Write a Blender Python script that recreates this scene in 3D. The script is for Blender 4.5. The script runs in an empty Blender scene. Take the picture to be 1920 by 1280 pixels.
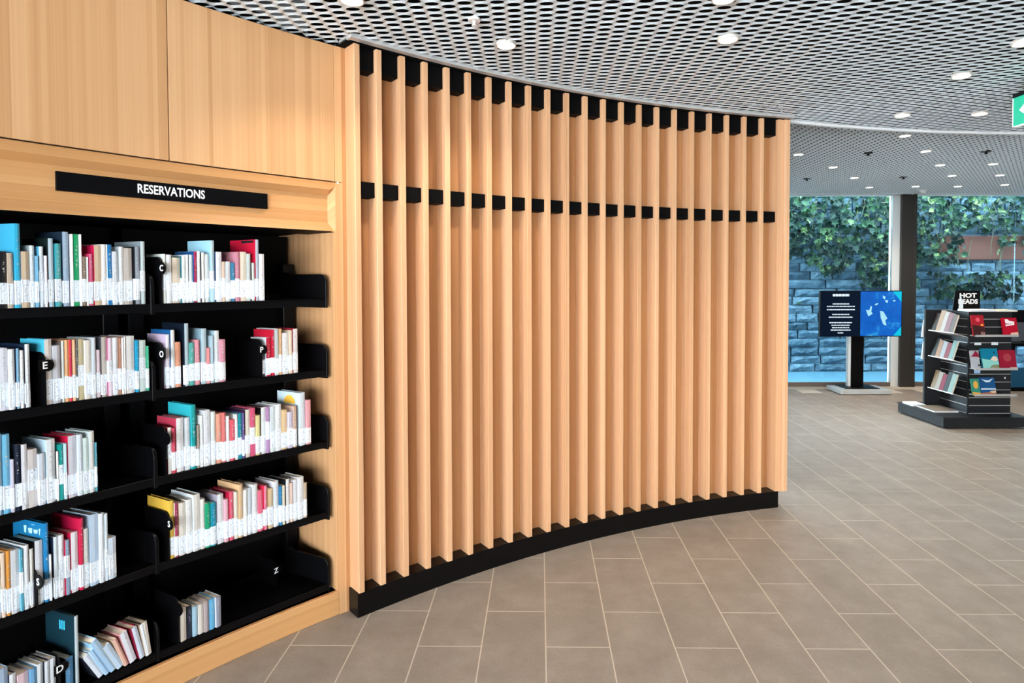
import bpy, bmesh, math, random
from mathutils import Vector, Matrix
random.seed(7)
S = bpy.context.scene
COL = S.collection

# ------------------------------------------------------------------ camera
FPX, PX, PY, PITCH, ROLL, HC = 1125.6, 995.27, 552.56, 0.0269, 0.0022, 1.70
cp, sp = math.cos(PITCH), math.sin(PITCH)
ex, fw, dn = Vector((1, 0, 0)), Vector((0, cp, -sp)), Vector((0, -sp, -cp))
rt = ex * math.cos(ROLL) + dn * math.sin(ROLL)
dwn = -ex * math.sin(ROLL) + dn * math.cos(ROLL)
cam = bpy.data.cameras.new('camera')
cam.sensor_width = 36.0
cam.lens = FPX * 36.0 / 1920.0
cam.shift_x = (960 - PX) / 1920.0
cam.shift_y = (PY - 640) / 1920.0
cam.clip_end = 200
co = bpy.data.objects.new('camera', cam)
COL.objects.link(co)
M = Matrix((rt, -dwn, -fw)).transposed().to_4x4()
M.translation = (0, 0, HC)
co.matrix_world = M
S.camera = co

# ------------------------------------------------------------------ world, exposure
W = bpy.data.worlds.new('World')
S.world = W
W.use_nodes = True
wb = W.node_tree.nodes['Background']
wb.inputs[0].default_value = (0.86, 0.94, 1.0, 1)
wb.inputs[1].default_value = 10.5
S.view_settings.view_transform = 'Standard'
S.view_settings.look = 'None'
S.view_settings.exposure = 1.2
S.view_settings.gamma = 1.0
S.view_settings.use_curve_mapping = False
SPOT_W = 18.0


# ------------------------------------------------------------------ survey helpers (photo pixel -> point on a known plane)
def ray(x, y):
    a = (x - PX) / FPX
    b = (y - PY) / FPX
    return fw + rt * a + dwn * b


def at_z(x, y, z):
    d = ray(x, y)
    return Vector((0, 0, HC)) + d * ((z - HC) / d.z)


def at_y(x, y, Y):
    d = ray(x, y)
    return Vector((0, 0, HC)) + d * (Y / d.y)


def on_plane(x, y, P, T):
    d = ray(x, y)
    n = Vector((-T[1], T[0]))
    t = n.dot(Vector(P[:2])) / n.dot(d.xy)
    w = d * t
    return (w.xy - Vector(P[:2])).dot(Vector(T[:2])), w.z + HC


# curved wall: everything follows one circle
CX, CY, RS = 3.257, -1.503, 6.08
RW = RS + 0.10
TH0 = 133.2


def cyl(th, r, z=0.0):
    t = math.radians(th)
    return Vector((CX + r * math.cos(t), CY + r * math.sin(t), z))


def cu(u, r, z=0.0):
    return cyl(TH0 - math.degrees(u / RW), r, z)


# ------------------------------------------------------------------ materials
def new_mat(name):
    m = bpy.data.materials.new(name)
    m.use_nodes = True
    return m, m.node_tree, m.node_tree.nodes['Principled BSDF']


def plain(name, col, rough=0.5, metal=0.0, spec=0.5, emit=None, es=0.0):
    m, nt, b = new_mat(name)
    b.inputs['Base Color'].default_value = (*col, 1)
    b.inputs['Roughness'].default_value = rough
    b.inputs['Metallic'].default_value = metal
    b.inputs['Specular IOR Level'].default_value = spec
    if emit:
        b.inputs['Emission Color'].default_value = (*emit, 1)
        b.inputs['Emission Strength'].default_value = es
    return m


def srgb(h):
    h = h.lstrip('#')
    r = []
    for i in (0, 2, 4):
        c = int(h[i:i + 2], 16) / 255
        r.append(c / 12.92 if c <= .04045 else ((c + .055) / 1.055) ** 2.4)
    return tuple(r)


def ramp(nt, stops):
    n = nt.nodes.new('ShaderNodeValToRGB')
    e = n.color_ramp.elements
    while len(e) < len(stops):
        e.new(0.5)
    for k, (p, c) in zip(e, stops):
        k.position = p
        k.color = (*c, 1)
    return n


def wood(name, axis='z', coord='UV', tint=(1, 1, 1), strip=0.038, contrast=1.0):
    """Pale quarter-sawn timber: grain along `axis`; strips of slightly different tone across it."""
    m, nt, b = new_mat(name)
    N, L = nt.nodes, nt.links
    tc = N.new('ShaderNodeTexCoord')
    oi = N.new('ShaderNodeObjectInfo')
    src = tc.outputs[coord]
    sep = N.new('ShaderNodeSeparateXYZ')
    L.new(src, sep.inputs[0])
    if coord == 'UV':
        along, across = (sep.outputs[1], sep.outputs[0]) if axis == 'z' else (sep.outputs[0], sep.outputs[1])
    else:
        along = sep.outputs[2]
        ad = N.new('ShaderNodeMath'); ad.operation = 'ADD'
        L.new(sep.outputs[0], ad.inputs[0]); L.new(sep.outputs[1], ad.inputs[1])
        across = ad.outputs[0]
    rnd = N.new('ShaderNodeMath'); rnd.operation = 'MULTIPLY_ADD'
    L.new(oi.outputs['Random'], rnd.inputs[0]); rnd.inputs[1].default_value = 17.0
    L.new(across, rnd.inputs[2])
    across = rnd.outputs[0]
    # strip index
    dv = N.new('ShaderNodeMath'); dv.operation = 'DIVIDE'
    L.new(across, dv.inputs[0]); dv.inputs[1].default_value = strip
    wob = N.new('ShaderNodeTexNoise'); wob.noise_dimensions = '1D'
    wob.inputs['Scale'].default_value = 0.37
    L.new(dv.outputs[0], wob.inputs['W'])
    ad2 = N.new('ShaderNodeMath'); ad2.operation = 'MULTIPLY_ADD'
    L.new(wob.outputs[0], ad2.inputs[0]); ad2.inputs[1].default_value = 3.0
    L.new(dv.outputs[0], ad2.inputs[2])
    fl = N.new('ShaderNodeMath'); fl.operation = 'FLOOR'
    L.new(ad2.outputs[0], fl.inputs[0])
    wn = N.new('ShaderNodeTexWhiteNoise'); wn.noise_dimensions = '1D'
    L.new(fl.outputs[0], wn.inputs['W'])
    # fine grain
    cmb = N.new('ShaderNodeCombineXYZ')
    ma = N.new('ShaderNodeMath'); ma.operation = 'MULTIPLY'; ma.inputs[1].default_value = 190
    mb = N.new('ShaderNodeMath'); mb.operation = 'MULTIPLY'; mb.inputs[1].default_value = 0.5
    L.new(across, ma.inputs[0]); L.new(along, mb.inputs[0])
    L.new(ma.outputs[0], cmb.inputs[0]); L.new(mb.outputs[0], cmb.inputs[1]); L.new(wn.outputs['Value'], cmb.inputs[2])
    g = N.new('ShaderNodeTexNoise'); g.inputs['Scale'].default_value = 1.0; g.inputs['Detail'].default_value = 3.0
    L.new(cmb.outputs[0], g.inputs['Vector'])
    cmb2 = N.new('ShaderNodeCombineXYZ')
    mc = N.new('ShaderNodeMath'); mc.operation = 'MULTIPLY'; mc.inputs[1].default_value = 26
    md = N.new('ShaderNodeMath'); md.operation = 'MULTIPLY'; md.inputs[1].default_value = 0.22
    L.new(across, mc.inputs[0]); L.new(along, md.inputs[0])
    L.new(mc.outputs[0], cmb2.inputs[0]); L.new(md.outputs[0], cmb2.inputs[1])
    g2 = N.new('ShaderNodeTexNoise'); g2.inputs['Scale'].default_value = 1.0; g2.inputs['Detail'].default_value = 2.0
    L.new(cmb2.outputs[0], g2.inputs['Vector'])
    mx = N.new('ShaderNodeMath'); mx.operation = 'MULTIPLY_ADD'; mx.inputs[1].default_value = 0.5 * contrast
    L.new(wn.outputs['Value'], mx.inputs[0])
    mx2 = N.new('ShaderNodeMath'); mx2.operation = 'MULTIPLY_ADD'; mx2.inputs[1].default_value = 0.42
    L.new(g.outputs[0], mx2.inputs[0])
    mx3 = N.new('ShaderNodeMath'); mx3.operation = 'MULTIPLY'; mx3.inputs[1].default_value = 0.4
    L.new(g2.outputs[0], mx3.inputs[0])
    L.new(mx3.outputs[0], mx2.inputs[2])
    L.new(mx2.outputs[0], mx.inputs[2])
    c0, c1, c2 = (0.50, 0.265, 0.112), (0.62, 0.355, 0.165), (0.70, 0.435, 0.225)
    tt = lambda c: tuple(a * k for a, k in zip(c, tint))
    r = ramp(nt, [(0.28, tt(c0)), (0.62, tt(c1)), (1.0, tt(c2))])
    L.new(mx.outputs[0], r.inputs[0])
    L.new(r.outputs[0], b.inputs['Base Color'])
    b.inputs['Roughness'].default_value = 0.46
    b.inputs['Specular IOR Level'].default_value = 0.35
    bp = N.new('ShaderNodeBump'); bp.inputs['Strength'].default_value = 0.06; bp.inputs['Distance'].default_value = 0.002
    L.new(g.outputs[0], bp.inputs['Height']); L.new(bp.outputs[0], b.inputs['Normal'])
    return m


M_PANEL = wood('wood_panel', 'z', 'UV', tint=(0.93, 0.88, 0.87), strip=0.026, contrast=0.8)
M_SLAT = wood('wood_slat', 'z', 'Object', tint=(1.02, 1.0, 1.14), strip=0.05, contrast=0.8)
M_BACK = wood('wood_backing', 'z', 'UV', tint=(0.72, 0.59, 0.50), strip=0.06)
M_FASC = wood('wood_fascia', 'x', 'UV', tint=(0.86, 0.76, 0.64), strip=0.03, contrast=0.8)
M_BLACK = plain('black_metal', (0.0016, 0.0016, 0.0022), 0.35, 0.0, 0.16)
M_BLACKM = plain('black_matt', (0.001, 0.001, 0.0013), 0.6, 0.0, 0.1)
M_PLINTH = plain('black_laminate', (0.002, 0.002, 0.0022), 0.35, 0.0, 0.2)
M_VOID = plain('void_black', (0.001, 0.001, 0.0012), 0.9, 0, 0.1)
M_WHITE = plain('white_paint', (0.85, 0.86, 0.86), 0.4)
M_LETTER = plain('white_lettering', (0.9, 0.9, 0.9), 0.5)
M_TRIM = plain('ceiling_trim', (0.55, 0.54, 0.53), 0.35, 0.2)
M_MESH = plain('ceiling_mesh_paint', (0.68, 0.77, 0.83), 0.45, 0.0)
M_GROUT = plain('grout', (0.58, 0.51, 0.43), 0.8)
M_PAGES = plain('page_paper', (0.78, 0.66, 0.52), 0.85)
M_FRAMED = plain('bronze_frame', (0.045, 0.042, 0.038), 0.4, 0.3)
M_FRAMEL = plain('pale_frame', (0.80, 0.84, 0.84), 0.35, 0.1)
M_SILL = plain('sill_brown', (0.16, 0.13, 0.11), 0.5)
M_CHAR = plain('charcoal_board', (0.013, 0.014, 0.016), 0.5, 0.0, 0.3)
M_ALU = plain('groove_aluminium', (0.55, 0.52, 0.49), 0.4, 0.3)
M_SILVER = plain('brushed_silver', (0.66, 0.69, 0.70), 0.35, 0.35)
M_GREY = plain('grey_panel', (0.13, 0.14, 0.155), 0.5)


def tile_mat():
    m, nt, b = new_mat('grey_brown_tile')
    N, L = nt.nodes, nt.links
    geo = N.new('ShaderNodeNewGeometry'); oi = N.new('ShaderNodeObjectInfo')
    n1 = N.new('ShaderNodeTexNoise'); n1.inputs['Scale'].default_value = 5.0; n1.inputs['Detail'].default_value = 6
    n1.inputs['Roughness'].default_value = 0.65
    n2 = N.new('ShaderNodeTexNoise'); n2.inputs['Scale'].default_value = 70.0; n2.inputs['Detail'].default_value = 3
    L.new(geo.outputs['Position'], n1.inputs['Vector']); L.new(geo.outputs['Position'], n2.inputs['Vector'])
    a = N.new('ShaderNodeMath'); a.operation = 'MULTIPLY_ADD'; a.inputs[1].default_value = 0.35
    L.new(n2.outputs[0], a.inputs[0]); L.new(n1.outputs[0], a.inputs[2])
    c = N.new('ShaderNodeMath'); c.operation = 'MULTIPLY_ADD'; c.inputs[1].default_value = 0.10
    L.new(oi.outputs['Random'], c.inputs[0]); L.new(a.outputs[0], c.inputs[2])
    r = ramp(nt, [(0.40, (0.225, 0.190, 0.160)), (0.72, (0.285, 0.244, 0.208)), (1.0, (0.345, 0.300, 0.258))])
    L.new(c.outputs[0], r.inputs[0]); L.new(r.outputs[0], b.inputs['Base Color'])
    b.inputs['Roughness'].default_value = 0.5
    b.inputs['Specular IOR Level'].default_value = 0.22
    return m


M_TILE = tile_mat()


def book_mats():
    # spine: own colour with a column of small print
    m, nt, b = new_mat('book_spine'); N, L = nt.nodes, nt.links
    oi = N.new('ShaderNodeObjectInfo'); tc = N.new('ShaderNodeTexCoord'); sep = N.new('ShaderNodeSeparateXYZ')
    L.new(tc.outputs['Generated'], sep.inputs[0])
    cm = N.new('ShaderNodeCombineXYZ')
    m1 = N.new('ShaderNodeMath'); m1.operation = 'MULTIPLY'; m1.inputs[1].default_value = 2.2; L.new(sep.outputs[0], m1.inputs[0])
    m2 = N.new('ShaderNodeMath'); m2.operation = 'MULTIPLY'; m2.inputs[1].default_value = 34; L.new(sep.outputs[2], m2.inputs[0])
    m3 = N.new('ShaderNodeMath'); m3.operation = 'MULTIPLY'; m3.inputs[1].default_value = 90; L.new(oi.outputs['Random'], m3.inputs[0])
    L.new(m1.outputs[0], cm.inputs[0]); L.new(m2.outputs[0], cm.inputs[1]); L.new(m3.outputs[0], cm.inputs[2])
    nz = N.new('ShaderNodeTexNoise'); nz.inputs['Scale'].default_value = 1.0; nz.inputs['Detail'].default_value = 1
    L.new(cm.outputs[0], nz.inputs['Vector'])
    gt = N.new('ShaderNodeMath'); gt.operation = 'GREATER_THAN'; gt.inputs[1].default_value = 0.60; L.new(nz.outputs[0], gt.inputs[0])

    def band(s, lo, hi):
        d = N.new('ShaderNodeMath'); d.operation = 'SUBTRACT'; d.inputs[1].default_value = (lo + hi) / 2; L.new(s, d.inputs[0])
        ab = N.new('ShaderNodeMath'); ab.operation = 'ABSOLUTE'; L.new(d.outputs[0], ab.inputs[0])
        lt = N.new('ShaderNodeMath'); lt.operation = 'LESS_THAN'; lt.inputs[1].default_value = (hi - lo) / 2; L.new(ab.outputs[0], lt.inputs[0])
        return lt.outputs[0]
    k1 = N.new('ShaderNodeMath'); k1.operation = 'MULTIPLY'
    L.new(band(sep.outputs[0], 0.32, 0.68), k1.inputs[0]); L.new(band(sep.outputs[2], 0.5, 0.88), k1.inputs[1])
    k2 = N.new('ShaderNodeMath'); k2.operation = 'MULTIPLY'; L.new(k1.outputs[0], k2.inputs[0]); L.new(gt.outputs[0], k2.inputs[1])
    k3 = N.new('ShaderNodeMath'); k3.operation = 'MULTIPLY'; k3.inputs[1].default_value = 0.55; L.new(k2.outputs[0], k3.inputs[0])
    inv = N.new('ShaderNodeInvert'); L.new(oi.outputs['Color'], inv.inputs['Color'])
    mix = N.new('ShaderNodeMix'); mix.data_type = 'RGBA'
    L.new(k3.outputs[0], mix.inputs['Factor']); L.new(oi.outputs['Color'], mix.inputs['A']); L.new(inv.outputs[0], mix.inputs['B'])
    L.new(mix.outputs['Result'], b.inputs['Base Color']); b.inputs['Roughness'].default_value = 0.35
    # boards
    mc, nt, b = new_mat('book_board'); N, L = nt.nodes, nt.links
    at = N.new('ShaderNodeAttribute'); at.attribute_type = 'OBJECT'; at.attribute_name = 'cover_color'
    L.new(at.outputs['Color'], b.inputs['Base Color']); b.inputs['Roughness'].default_value = 0.35
    # call-number sticker
    ms, nt, b = new_mat('spine_sticker'); N, L = nt.nodes, nt.links
    oi = N.new('ShaderNodeObjectInfo'); tc = N.new('ShaderNodeTexCoord')
    mp = N.new('ShaderNodeMapping'); mp.inputs['Scale'].default_value = (3.0, 1.0, 7.0)
    L.new(tc.outputs['Generated'], mp.inputs['Vector'])
    cm = N.new('ShaderNodeCombineXYZ'); m3 = N.new('ShaderNodeMath'); m3.operation = 'MULTIPLY'; m3.inputs[1].default_value = 50
    L.new(oi.outputs['Random'], m3.inputs[0]); L.new(m3.outputs[0], cm.inputs[1]); L.new(cm.outputs[0], mp.inputs['Location'])
    nz = N.new('ShaderNodeTexNoise'); nz.inputs['Scale'].default_value = 1.7; nz.inputs['Detail'].default_value = 2
    L.new(mp.outputs[0], nz.inputs['Vector'])
    sep = N.new('ShaderNodeSeparateXYZ'); L.new(tc.outputs['Generated'], sep.inputs[0])
    d = N.new('ShaderNodeMath'); d.operation = 'SUBTRACT'; d.inputs[1].default_value = 0.5; L.new(sep.outputs[0], d.inputs[0])
    ab = N.new('ShaderNodeMath'); ab.operation = 'ABSOLUTE'; L.new(d.outputs[0], ab.inputs[0])
    lt = N.new('ShaderNodeMath'); lt.operation = 'LESS_THAN'; lt.inputs[1].default_value = 0.3; L.new(ab.outputs[0], lt.inputs[0])
    r = ramp(nt, [(0.55, (0, 0, 0)), (0.66, (0.6, 0.6, 0.6))]); L.new(nz.outputs[0], r.inputs[0])
    k = N.new('ShaderNodeMath'); k.operation = 'MULTIPLY'; L.new(r.outputs[0], k.inputs[0]); L.new(lt.outputs[0], k.inputs[1])
    mix = N.new('ShaderNodeMix'); mix.data_type = 'RGBA'; mix.inputs['A'].default_value = (0.80, 0.85, 0.90, 1); mix.inputs['B'].default_value = (0.10, 0.11, 0.15, 1)
    L.new(k.outputs[0], mix.inputs['Factor']); L.new(mix.outputs['Result'], b.inputs['Base Color']); b.inputs['Roughness'].default_value = 0.3
    return m, mc, ms


M_SPINE, M_BOARD, M_STICK = book_mats()


# ------------------------------------------------------------------ mesh helpers
class MB:
    def __init__(s):
        s.v, s.f, s.m, s.uv = [], [], [], []

    def add(s, vs, fs, mi=0, uvs=None):
        b = len(s.v)
        s.v += [tuple(x) for x in vs]
        s.uv += list(uvs) if uvs else [(0, 0)] * len(vs)
        for f in fs:
            s.f.append(tuple(i + b for i in f)); s.m.append(mi)
        return s

    def box(s, x0, x1, y0, y1, z0, z1, mi=0):
        vs = [(x, y, z) for z in (z0, z1) for y in (y0, y1) for x in (x0, x1)]
        fs = [(0, 2, 3, 1), (4, 5, 7, 6), (0, 1, 5, 4), (2, 6, 7, 3), (0, 4, 6, 2), (1, 3, 7, 5)]
        return s.add(vs, fs, mi, [(v[0] + v[1], v[2]) for v in vs])

    def obox(s, P, T, s0, s1, d0, d1, z0, z1, mi=0):
        """box in the frame: T along, D = T rotated +90 deg (behind), z up"""
        T = Vector((T[0], T[1], 0)); D = Vector((-T.y, T.x, 0)); P = Vector((P[0], P[1], 0))
        vs = [P + T * a + D * b + Vector((0, 0, z)) for z in (z0, z1) for b in (d0, d1) for a in (s0, s1)]
        fs = [(0, 2, 3, 1), (4, 5, 7, 6), (0, 1, 5, 4), (2, 6, 7, 3), (0, 4, 6, 2), (1, 3, 7, 5)]
        return s.add(vs, fs, mi, [(a + b, z) for z in (z0, z1) for b in (d0, d1) for a in (s0, s1)])

    def prism(s, poly, fn, t0, t1, mi=0):
        """extrude polygon [(a,b)] ; fn(a,b,t) -> point"""
        n = len(poly)
        vs = [fn(a, b, t) for t in (t0, t1) for a, b in poly]
        fs = [tuple(range(n))[::-1], tuple(range(n, 2 * n))] + [(i, (i + 1) % n, n + (i + 1) % n, n + i) for i in range(n)]
        return s.add(vs, fs, mi)

    def arcbox(s, u0, u1, r0, r1, z0, z1, n=None, mi=0):
        n = n or max(1, int(abs(u1 - u0) / 0.12) + 1)
        vs, uv = [], []
        for i in range(n + 1):
            u = u0 + (u1 - u0) * i / n
            for r in (r0, r1):
                for z in (z0, z1):
                    vs.append(cu(u, r, z)); uv.append((u + (r - r0), z))
        fs = []
        for i in range(n):
            a = i * 4; c = a + 4
            fs += [(a, c, c + 1, a + 1), (a + 2, a + 3, c + 3, c + 2), (a + 1, c + 1, c + 3, a + 3), (a, a + 2, c + 2, c)]
        fs += [(0, 1, 3, 2), (n * 4, n * 4 + 2, n * 4 + 3, n * 4 + 1)]
        return s.add(vs, fs, mi, uv)

    def disc(s, c, r, h, n=20, mi=0, axis='z'):
        vs = []
        for k in (0, 1):
            for i in range(n):
                a = 2 * math.pi * i / n
                if axis == 'z':
                    vs.append((c[0] + r * math.cos(a), c[1] + r * math.sin(a), c[2] + h * k))
                else:
                    vs.append((c[0] + r * math.cos(a), c[1] + h * k, c[2] + r * math.sin(a)))
        fs = [tuple(range(n))[::-1], tuple(range(n, 2 * n))] + [(i, (i + 1) % n, n + (i + 1) % n, n + i) for i in range(n)]
        return s.add(vs, fs, mi)

    def mesh(s, name, mats):
        me = bpy.data.meshes.new(name)
        me.from_pydata(s.v, [], s.f)
        for m in (mats if isinstance(mats, (list, tuple)) else [mats]):
            me.materials.append(m)
        me.polygons.foreach_set('material_index', s.m)
        ul = me.uv_layers.new(name='UVMap')
        idx = [0] * len(me.loops); me.loops.foreach_get('vertex_index', idx)
        flat = []
        for i in idx:
            flat += s.uv[i]
        ul.data.foreach_set('uv', flat)
        bm = bmesh.new(); bm.from_mesh(me); bmesh.ops.recalc_face_normals(bm, faces=bm.faces); bm.to_mesh(me); bm.free()
        me.update()
        return me


def link(name, me, parent=None, mw=None):
    o = bpy.data.objects.new(name, me)
    COL.objects.link(o)
    if parent is not None:
        o.parent = parent
        o.matrix_parent_inverse = parent.matrix_world.inverted() if False else Matrix.Identity(4)
    if mw is not None:
        o.matrix_local = mw
    return o


def empty(name, loc=(0, 0, 0), rz=0.0):
    o = bpy.data.objects.new(name, None)
    o.empty_display_size = 0.1
    COL.objects.link(o)
    o.matrix_local = Matrix.Translation(loc) @ Matrix.Rotation(rz, 4, 'Z')
    return o


def tag(o, label, cat, group=None):
    o['label'] = label; o['category'] = cat
    if group:
        o['group'] = group
    return o


def struct(o, label=None, cat=None):
    o['kind'] = 'structure'
    if label:
        o['label'] = label; o['category'] = cat
    return o


def bevel(o, w=0.002, seg=1):
    md = o.modifiers.new('bevel', 'BEVEL'); md.width = w; md.segments = seg; md.limit_method = 'ANGLE'
    return o


def text_mesh(txt, size, depth=0.001, bold=0.0, align='CENTER'):
    c = bpy.data.curves.new('lettering', 'FONT')
    c.body = txt; c.size = size; c.extrude = depth; c.offset = bold; c.align_x = align; c.align_y = 'CENTER'
    c.resolution_u = 3
    o = bpy.data.objects.new('lettering', c)
    COL.objects.link(o)
    bpy.context.view_layer.update()
    me = bpy.data.meshes.new_from_object(o.evaluated_get(bpy.context.evaluated_depsgraph_get()))
    bpy.data.objects.remove(o); bpy.data.curves.remove(c)
    me.materials.clear()
    return me


ORD = ('zeroth first second third fourth fifth sixth seventh eighth ninth tenth eleventh twelfth thirteenth fourteenth '
       'fifteenth sixteenth seventeenth eighteenth nineteenth twentieth twenty-first twenty-second twenty-third '
       'twenty-fourth twenty-fifth twenty-sixth twenty-seventh twenty-eighth twenty-ninth thirtieth').split()

# ================================================================== FLOOR
fl = MB(); fl.box(-9, 14, -8, 9.45, -0.06, -0.0006)
floor = struct(link('floor', fl.mesh('floor', M_GROUT)))
YAW, TX0, TW, TY0, TT = -0.015, 0.0243, 0.2973, 3.9062, 0.2942
cyw, syw = math.cos(YAW), math.sin(YAW)


def tile_pt(u, v):
    return (u * cyw - v * syw, u * syw + v * cyw)


GAP = 0.0023
tm = MB()
hw, hl = TW / 2 - GAP, TT - GAP
bw = 0.0008
tm.add([(-hw, -hl, -0.004), (hw, -hl, -0.004), (hw, hl, -0.004), (-hw, hl, -0.004),
        (-hw + bw, -hl + bw, 0), (hw - bw, -hl + bw, 0), (hw - bw, hl - bw, 0), (-hw + bw, hl - bw, 0)],
       [(4, 5, 6, 7), (0, 1, 5, 4), (1, 2, 6, 5), (2, 3, 7, 6), (3, 0, 4, 7)])
tile_me = tm.mesh('tile', M_TILE)
cand = []
for c in range(-30, 45):
    u = TX0 + (c + 0.5) * TW
    for k in range(-14, 30):
        v = TY0 + (2 * k + (c % 2) + 1) * TT
        x, y = tile_pt(u, v)
        if y > 9.1 or y < -6 or x < -8 or x > 13:
            continue
        d = math.hypot(x - CX, y - CY)
        th = math.degrees(math.atan2(y - CY, x - CX))
        hid = (th > 103 and d > RW + 0.4) or y < 0
        px = -1
        if y > 0.5:
            px = PX + FPX * x / y; py = PY - 30 + FPX * HC / y
            vis = -180 < px < 2000 and py < 1500 and not hid
        else:
            vis = False
        cand.append((not vis, y, u, v))
cand.sort()
rest = MB()
for i, (nv, y, u, v) in enumerate(cand):
    x, yy = tile_pt(u, v)
    if i < 300 and not nv:
        link('tile', tile_me, floor, Matrix.Translation((x, yy, 0)) @ Matrix.Rotation(YAW, 4, 'Z'))
    else:
        R_ = Matrix.Translation((x, yy, 0)) @ Matrix.Rotation(YAW, 4, 'Z')
        rest.add([R_ @ Vector(p) for p in tm.v], tm.f)
o = link('outer_tiles', rest.mesh('outer_tiles', M_TILE), floor); o['kind'] = 'stuff'

# ================================================================== CURVED WALL, LEFT PART (panels, fascia, niche)
UL = -2.35          # far left end of the wall
wl = MB(); wl.arcbox(UL, -0.02, 6.86, 6.92, 0, 3.2)
wall_left = struct(link('wall_left', wl.mesh('wall_left', M_VOID)))
Z_GAP = 2.183
for u0, u1 in ((UL, -1.47), (-1.466, -0.736), (-0.732, -0.002)):
    m = MB(); m.arcbox(u0, u1, RW, RW + 0.025, Z_GAP + 0.003, 2.855)
    link('upper_panel', m.mesh('upper_panel', M_PANEL), wall_left)
# dark batten behind the shadow gaps and the recess above the panels
m = MB(); m.arcbox(UL, 0.03, RW + 0.045, RW + 0.08, 1.97, 2.9)
link('batten', m.mesh('batten', M_VOID), wall_left)
# stile right of the niche
for z0, z1 in ((0, Z_GAP - 0.003), (Z_GAP + 0.003, 2.855)):
    m = MB(); m.arcbox(0.0, 0.055, RW, RW + 0.03, z0, z1)
    link('stile', m.mesh('stile', M_PANEL), wall_left)
# fascia: flat frame, chamfers, recessed board with mitred right end
prof_in = [(RW, Z_GAP - 0.003), (RW, 2.143), (RW + 0.032, 2.116), (RW + 0.032, 1.982), (RW, 1.938), (RW + 0.27, 1.936)]
prof_end = [(RW, Z_GAP - 0.003), (RW, 2.159), (RW, 2.159), (RW, 1.931), (RW, 1.931), (RW + 0.27, 1.930)]
m = MB(); vs = []; uv = []
us = [UL + (-0.026 - UL) * i / 22 for i in range(23)] + [0.0]
for i, u in enumerate(us):
    pr = prof_end if i == len(us) - 1 else prof_in
    acc = 0
    for j, (r, z) in enumerate(pr):
        vs.append(cu(u, r, z)); uv.append((u, z + (r - RW)))
n = len(prof_in); fs = []
for i in range(len(us) - 1):
    for j in range(n - 1):
        fs.append((i * n + j, (i + 1) * n + j, (i + 1) * n + j + 1, i * n + j + 1))
m.add(vs, fs, 0, uv)
m.m = [1 if k % (n - 1) == n - 2 else 0 for k in range(len(m.f))]
link('fascia_board', m.mesh('fascia_board', [M_FASC, M_BLACKM]), wall_left)
# kick board
m = MB(); m.arcbox(UL, 0.0, RW, RW + 0.022, 0, 0.121)
bevel(link('kick_board', m.mesh('kick_board', M_FASC), wall_left), 0.003)

# bays: straight shelving behind the curved opening
A_R, B_R = cyl(140.6, 6.21), cyl(133.55, 6.21)
T_R = (B_R - A_R).normalized(); LEN_R = (B_R - A_R).length
A_L, B_L = cyl(148.2, 6.21), cyl(140.7, 6.21)
T_L = (B_L - A_L).normalized(); LEN_L = (B_L - A_L).length
# timber reveal at the right end of the niche, five upright boards
e0 = cyl(133.27, RW + 0.002)
D_R = Vector((-T_R.y, T_R.x, 0))
dep = 0.62
for i in range(5):
    m = MB(); m.obox(e0, D_R, dep * i / 5 + (0.0015 if i else 0), dep * (i + 1) / 5, -0.02, 0.0, 0.121, 1.945)
    link('reveal_board', m.mesh('reveal_board', M_PANEL), wall_left)
# niche back, floor and soffit
m = MB(); m.obox(A_R, T_R, -0.06, LEN_R + 0.04, 0.60, 0.62, 0, 1.96); m.obox(A_L, T_L, -0.05, LEN_L + 0.06, 0.60, 0.62, 0, 1.96)
m.obox(A_R, T_R, -0.25, LEN_R + 0.10, 0.02, 0.66, 1.945, 1.96); m.obox(A_L, T_L, -0.05, LEN_L + 0.15, 0.02, 0.66, 1.945, 1.96)
m.obox(A_L, T_L, -0.05, -0.03, 0.0, 0.62, 0, 1.96)
m.obox(A_R, T_R, -0.25, LEN_R + 0.08, 0.0, 0.62, 0.09, 0.116); m.obox(A_L, T_L, -0.05, LEN_L + 0.15, 0.0, 0.62, 0.09, 0.116); m.arcbox(UL, 0.0, RW + 0.0225, RW + 0.07, 0.09, 0.116)
link('niche_lining', m.mesh('niche_lining', M_BLACKM), wall_left)

# ================================================================== CURVED WALL, SLATTED PART
th_end = 102.95
u_of = lambda th: math.radians(TH0 - th) * RW
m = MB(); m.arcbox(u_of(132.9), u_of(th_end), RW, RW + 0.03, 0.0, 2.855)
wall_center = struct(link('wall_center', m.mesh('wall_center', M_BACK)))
m = MB(); m.arcbox(u_of(132.72), u_of(103.55), RS + 0.004, RW - 0.001, 0.0, 0.122)
link('plinth', m.mesh('plinth', M_PLINTH), wall_center)
ZT, ZB = 2.855, 0.1225


def slat_mesh(w, d):
    mm = MB(); mm.box(-w / 2, w / 2, 0, d, ZB, ZT)
    return mm.mesh('slat', M_SLAT)


ths = [132.52] + [133.898 - 1.242 * k - 0.0031 * k * k for k in range(2, 23)] + [103.62]
sm, spost = slat_mesh(0.031, 0.0995), slat_mesh(0.047, 0.13)


def radial(th, r, z=0):
    """frame with local x to the right along the wall, local y away from the room"""
    p = cyl(th, r, z); t = math.radians(th)
    X = Vector((math.sin(t), -math.cos(t), 0)); Y = Vector((math.cos(t), math.sin(t), 0))
    Mx = Matrix((X, Y, Vector((0, 0, 1)))).transposed().to_4x4(); Mx.translation = p
    return Mx


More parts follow.
